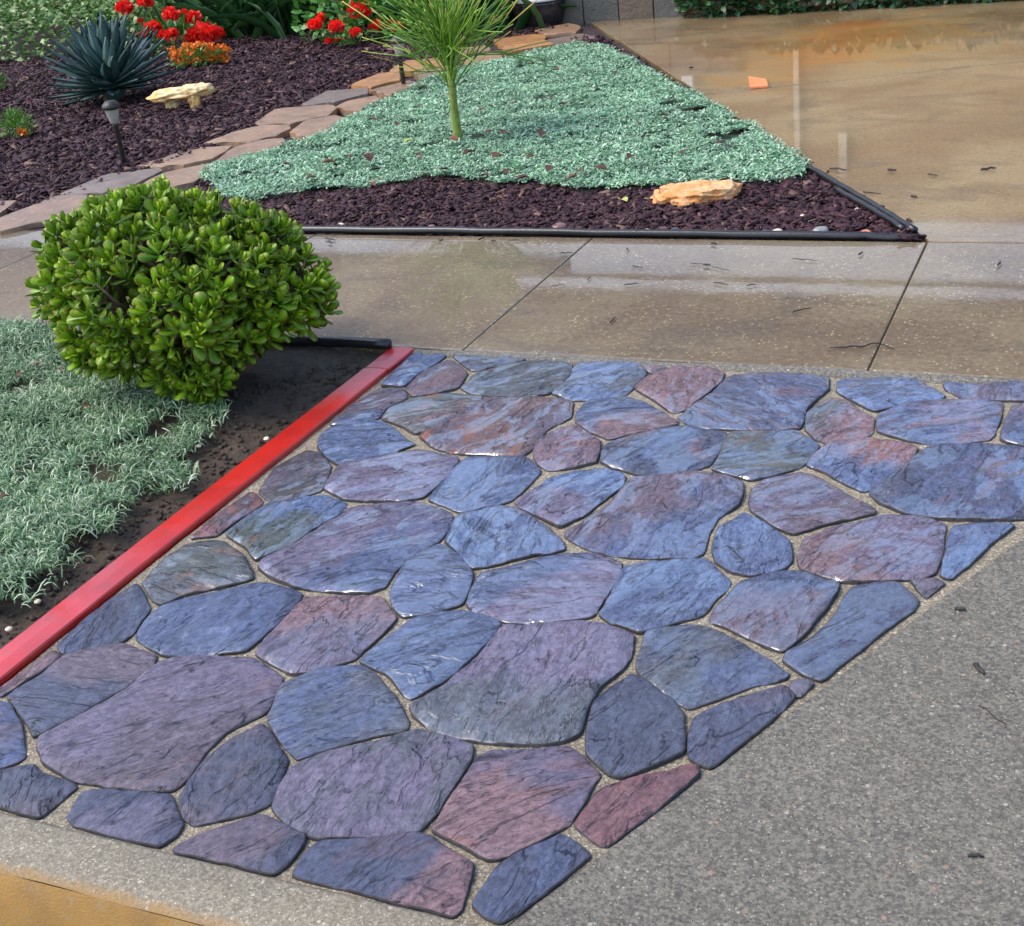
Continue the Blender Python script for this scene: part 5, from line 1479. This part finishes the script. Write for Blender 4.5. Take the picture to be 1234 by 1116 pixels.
# ================================================================== LITTER
def leaf_obj(px, py, L, mat, lab, group, z=.045, name='fallen_leaf', cat='leaf', surf=None):
    b = G(px, py, z)
    n = 7; v, f = [], []
    for i in range(n):
        y = i / (n - 1); w = .36 * math.sin(PI * min(1, y * .96 + .03)) ** .8 + .01
        w *= 1 + .3 * RNG.random()
        c = .10 * math.sin(y * 2.5)
        v += [(-w, y - .5, c + w * .6), (0, y - .5, c), (w, y - .5, c + w * .5)]
    for i in range(n - 1):
        for k in range(2): f.append((i * 3 + k, i * 3 + k + 1, i * 3 + k + 4, i * 3 + k + 3))
    me = new_mesh(name, np.array(v) * L * .85, f, True)
    o = obj(name, me, mat, None, b, label=lab, cat=cat, group=group)
    o.rotation_euler = (RNG.normal(0, .12), RNG.normal(0, .12), RNG.random() * 6.28)
    return o
for (x, y, L) in [(655,163,.10),(545,170,.085),(442,191,.09),(505,192,.06),(396,197,.08),(449,145,.06),(503,130,.06),(510,106,.05),(620,50+75,.05),(590,160,.06),(608,160,.06),(662,120,.06),(678,126,.05),(580,133,.05),(690,215,.06),(640,190,.05),(502,187,.05),(698,206,.06),(725,205,.07),(450,222,.06),(460,217,.06),(585,212,.05),(612,208,.06),(868,172,.05),(770,150,.04),(345,199,.05),(715,170,.05),(535,205,.05),(670,85,.06),(640,78,.06),(720,110,.06),(560,100,.06),(760,190,.06),(820,185,.06),(600,190,.08),(480,150,.06),(420,190,.06),(375,215,.06),(800,140,.05),(740,88,.05),(665,205,.08),(630,216,.07),(565,185,.07)]:
    lab = {655: 'large curled rust brown leaf on the silver ground cover right of the trunk', 545: 'brown leaf leaning against the foot of the green trunk'}.get(x, 'small brown fallen leaf lying on the silver green ground cover')
    leaf_obj(x, y, L * 1.1, M['deadleaf'], lab, 'fallen leaves on the silver ground cover', .065)
leaf_obj(492, 171, .06, M['stake'], 'single yellowed leaf on the silver ground cover left of the trunk', None, .065)
leaf_obj(752, 242, .05, M['stake'], 'small yellow green leaf on the mulch left of the orange rock', None, .03)
for (x, y) in [(45, 440), (75, 445), (105, 490), (25, 452), (5, 600)]:
    leaf_obj(x, y, .035, M['deadleaf'], 'small brown leaf on the silvery blades before the jade bush', 'brown leaves on the near ground cover', .06)
def twig_obj(x0, y0, x1, y1, r, lab, group, z=.004, cat='twig', mat=None):
    a, b = G(x0, y0, z), G(x1, y1, z)
    n = 5
    r = r * .72
    pts = [a + (b - a) * i / n for i in range(n + 1)]
    L = np.linalg.norm(b - a)
    for p in pts[1:-1]: p[:2] += RNG.normal(0, L * .035, 2); p[2] += abs(RNG.normal(0, .002))
    c = np.mean(pts, 0)
    v, f = tube([p - c for p in pts], [r * .8, r, r, r * .9, r * .8, r * .5], 6)
    return obj('twig', new_mesh('twig', v, f, True), mat or M['litter'], None, c + (0, 0, r), label=lab, cat=cat, group=group)
gw = 'twigs and bits scattered on the sidewalk'
lw = 'dark scrap of bark or twig lying on the wet sidewalk'
for (x0, y0, x1, y1, r) in [(528,290,534,291,.006),(577,290,584,287,.005),(592,291,597,292,.006),(675,306,690,305,.003),(755,300,758,304,.003),(762,321,775,323,.003),(752,344,770,342,.003),(665,345,680,343,.002),(708,338,712,334,.003),
                            (848,320,856,321,.006),(858,322,880,327,.002),(955,312,985,315,.0025),(860,341,878,344,.003),(900,345,912,343,.003),(1035,308,1040,305,.005),(1202,321,1206,317,.005),(832,318,848,319,.002),(857,294,864,295,.006),(392,288,404,290,.005),(612,290,635,291,.002),(396,292,400,294,.006)]:
    twig_obj(x0, y0, x1, y1, r, lw, gw)
twig_obj(1000, 420, 1062, 416, .004, 'long forked twig lying across the sidewalk joint near the patio', None)
twig_obj(1062, 416, 1078, 421, .003, 'short forked twig end beside the long twig at the sidewalk joint', None)
twig_obj(955, 377, 978, 372, .0035, 'lone thin twig in the middle of the right hand sidewalk slab', None)
twig_obj(735, 390, 742, 383, .0035, 'short twig on the sidewalk above the pink patio stone', None)
ld = 'dark scrap of bark lying on the wet driveway'
for (x0, y0, x1, y1, r) in [(1070,206,1080,207,.008),(1098,238,1105,239,.008),(1182,206,1200,204,.008),(1118,211,1130,212,.004),(770,83,778,83,.012),(1000,204,1020,206,.006),(1040,232,1062,234,.004),(830,79+4,836,82,.008),(1093,267,1099,269,.010)]:
    twig_obj(x0, y0, x1, y1, r, ld, 'scraps of bark on the driveway')
la = {1157: 'round black scrap on the grey aggregate close to the triangle stone', 1180: 'black seed pod on the grey aggregate at the right', 1190: 'thin broken twig on the grey aggregate at the right', 1176: 'short black stick on the lower right grey aggregate', 1020: 'dark tar spot crumb at the bottom of the grey aggregate'}
for (x0, y0, x1, y1, r, key) in [(1150,735,1164,737,.005,1157),(1174,803,1186,815,.007,1180),(1179,851,1213,878,.002,1190),(1166,1033,1186,1034,.004,1176)]:
    twig_obj(x0, y0, x1, y1, r, la[key], 'scraps on the grey apron', -.012)
twig_obj(20, 106, 56, 84, .012, 'long thin bare branch lying on the mulch left of the agave', None, .03, mat=M['jade_stem'])
shb = gpoly([(902, 95), (923, 98), (926, 106), (904, 108)])
me = slab_mesh('tile_shard', resample(shb, .09) - shb.mean(0), 0.0, .014, .003)
obj('tile_shard', me, M['shard'], None, (*shb.mean(0), .003), label='flat orange tile shard lying on the driveway joint', cat='tile')
# clods and bits in the soil strip
cp = gpoly([(440, 420), (240, 480), (200, 570), (80, 660), (-60, 730), (-40, 800), (100, 700), (300, 540), (430, 440)])
P = scatter(cp, 900)
n = len(P)
Lc = .004 + .012 * RNG.random(n) ** 3
d = RNG.normal(0, 1, (n, 3))
zc = np.array([-0.028 + 0.012 * fbm(x, y, 4) + 0.008 * fbm(x, y, 17) + 0.02 * min(1, max(0, (X_R - .08 - x)) * 3) for x, y in P])
obj('soil_clods', big_mesh('soil_clods', chip_v, chip_f, np.column_stack([P, zc + Lc * .3]), frames(d, scale=np.stack([Lc, Lc * 1.2, Lc * .8], 1))), M['soil'], kind='stuff', label='loose clods on the dark soil beside the red board', cat='soil')
for (x, y, lab) in [(46, 729, 'pale pebble on the dark soil near the bottom of the red board'), (12, 762, 'whitish pebble on the soil at the left frame edge beside the red board'), (322, 532, 'tan pebble on the soil beside the red board'), (240, 541, 'yellowish pebble on the soil at the edge of the silvery tufts')]:
    b = G(x, y, -.01)
    bm = bmesh.new(); bmesh.ops.create_icosphere(bm, subdivisions=2, radius=.009)
    for v in bm.verts: v.co *= 1 + .2 * mnoise.noise(v.co * 90 + Vector((x, y, 0))); v.co.z *= .6
    me = bpy.data.meshes.new('pebble'); bm.to_mesh(me); bm.free()
    obj('pebble', me, PM['CR'], None, b + (0, 0, .01), label=lab, cat='pebble')

# look-alikes of a group are told apart by their order in the picture
ORD = ['leftmost'] + [w + ' from the left' for w in ('second third fourth fifth sixth seventh eighth ninth tenth eleventh twelfth thirteenth fourteenth fifteenth sixteenth seventeenth eighteenth '
       'nineteenth twentieth twenty-first twenty-second twenty-third twenty-fourth twenty-fifth twenty-sixth twenty-seventh twenty-eighth twenty-ninth thirtieth thirty-first thirty-second thirty-third thirty-fourth thirty-fifth thirty-sixth thirty-seventh thirty-eighth thirty-ninth fortieth forty-first forty-second forty-third forty-fourth').split()]
byl = {}
for o in C.objects:
    if o.parent is None and o.get('label') and o.get('group'):
        byl.setdefault(o['label'], []).append(o)
for lab, L_ in byl.items():
    if len(L_) < 2: continue
    def sx(o):
        d = np.array(o.location) - CAM
        return float((d @ RT) / (d @ FWD))
    L_.sort(key=sx)
    for i, o in enumerate(L_):
        o['label'] = lab + ', ' + (ORD[i] if i < len(L_) - 1 else 'rightmost')
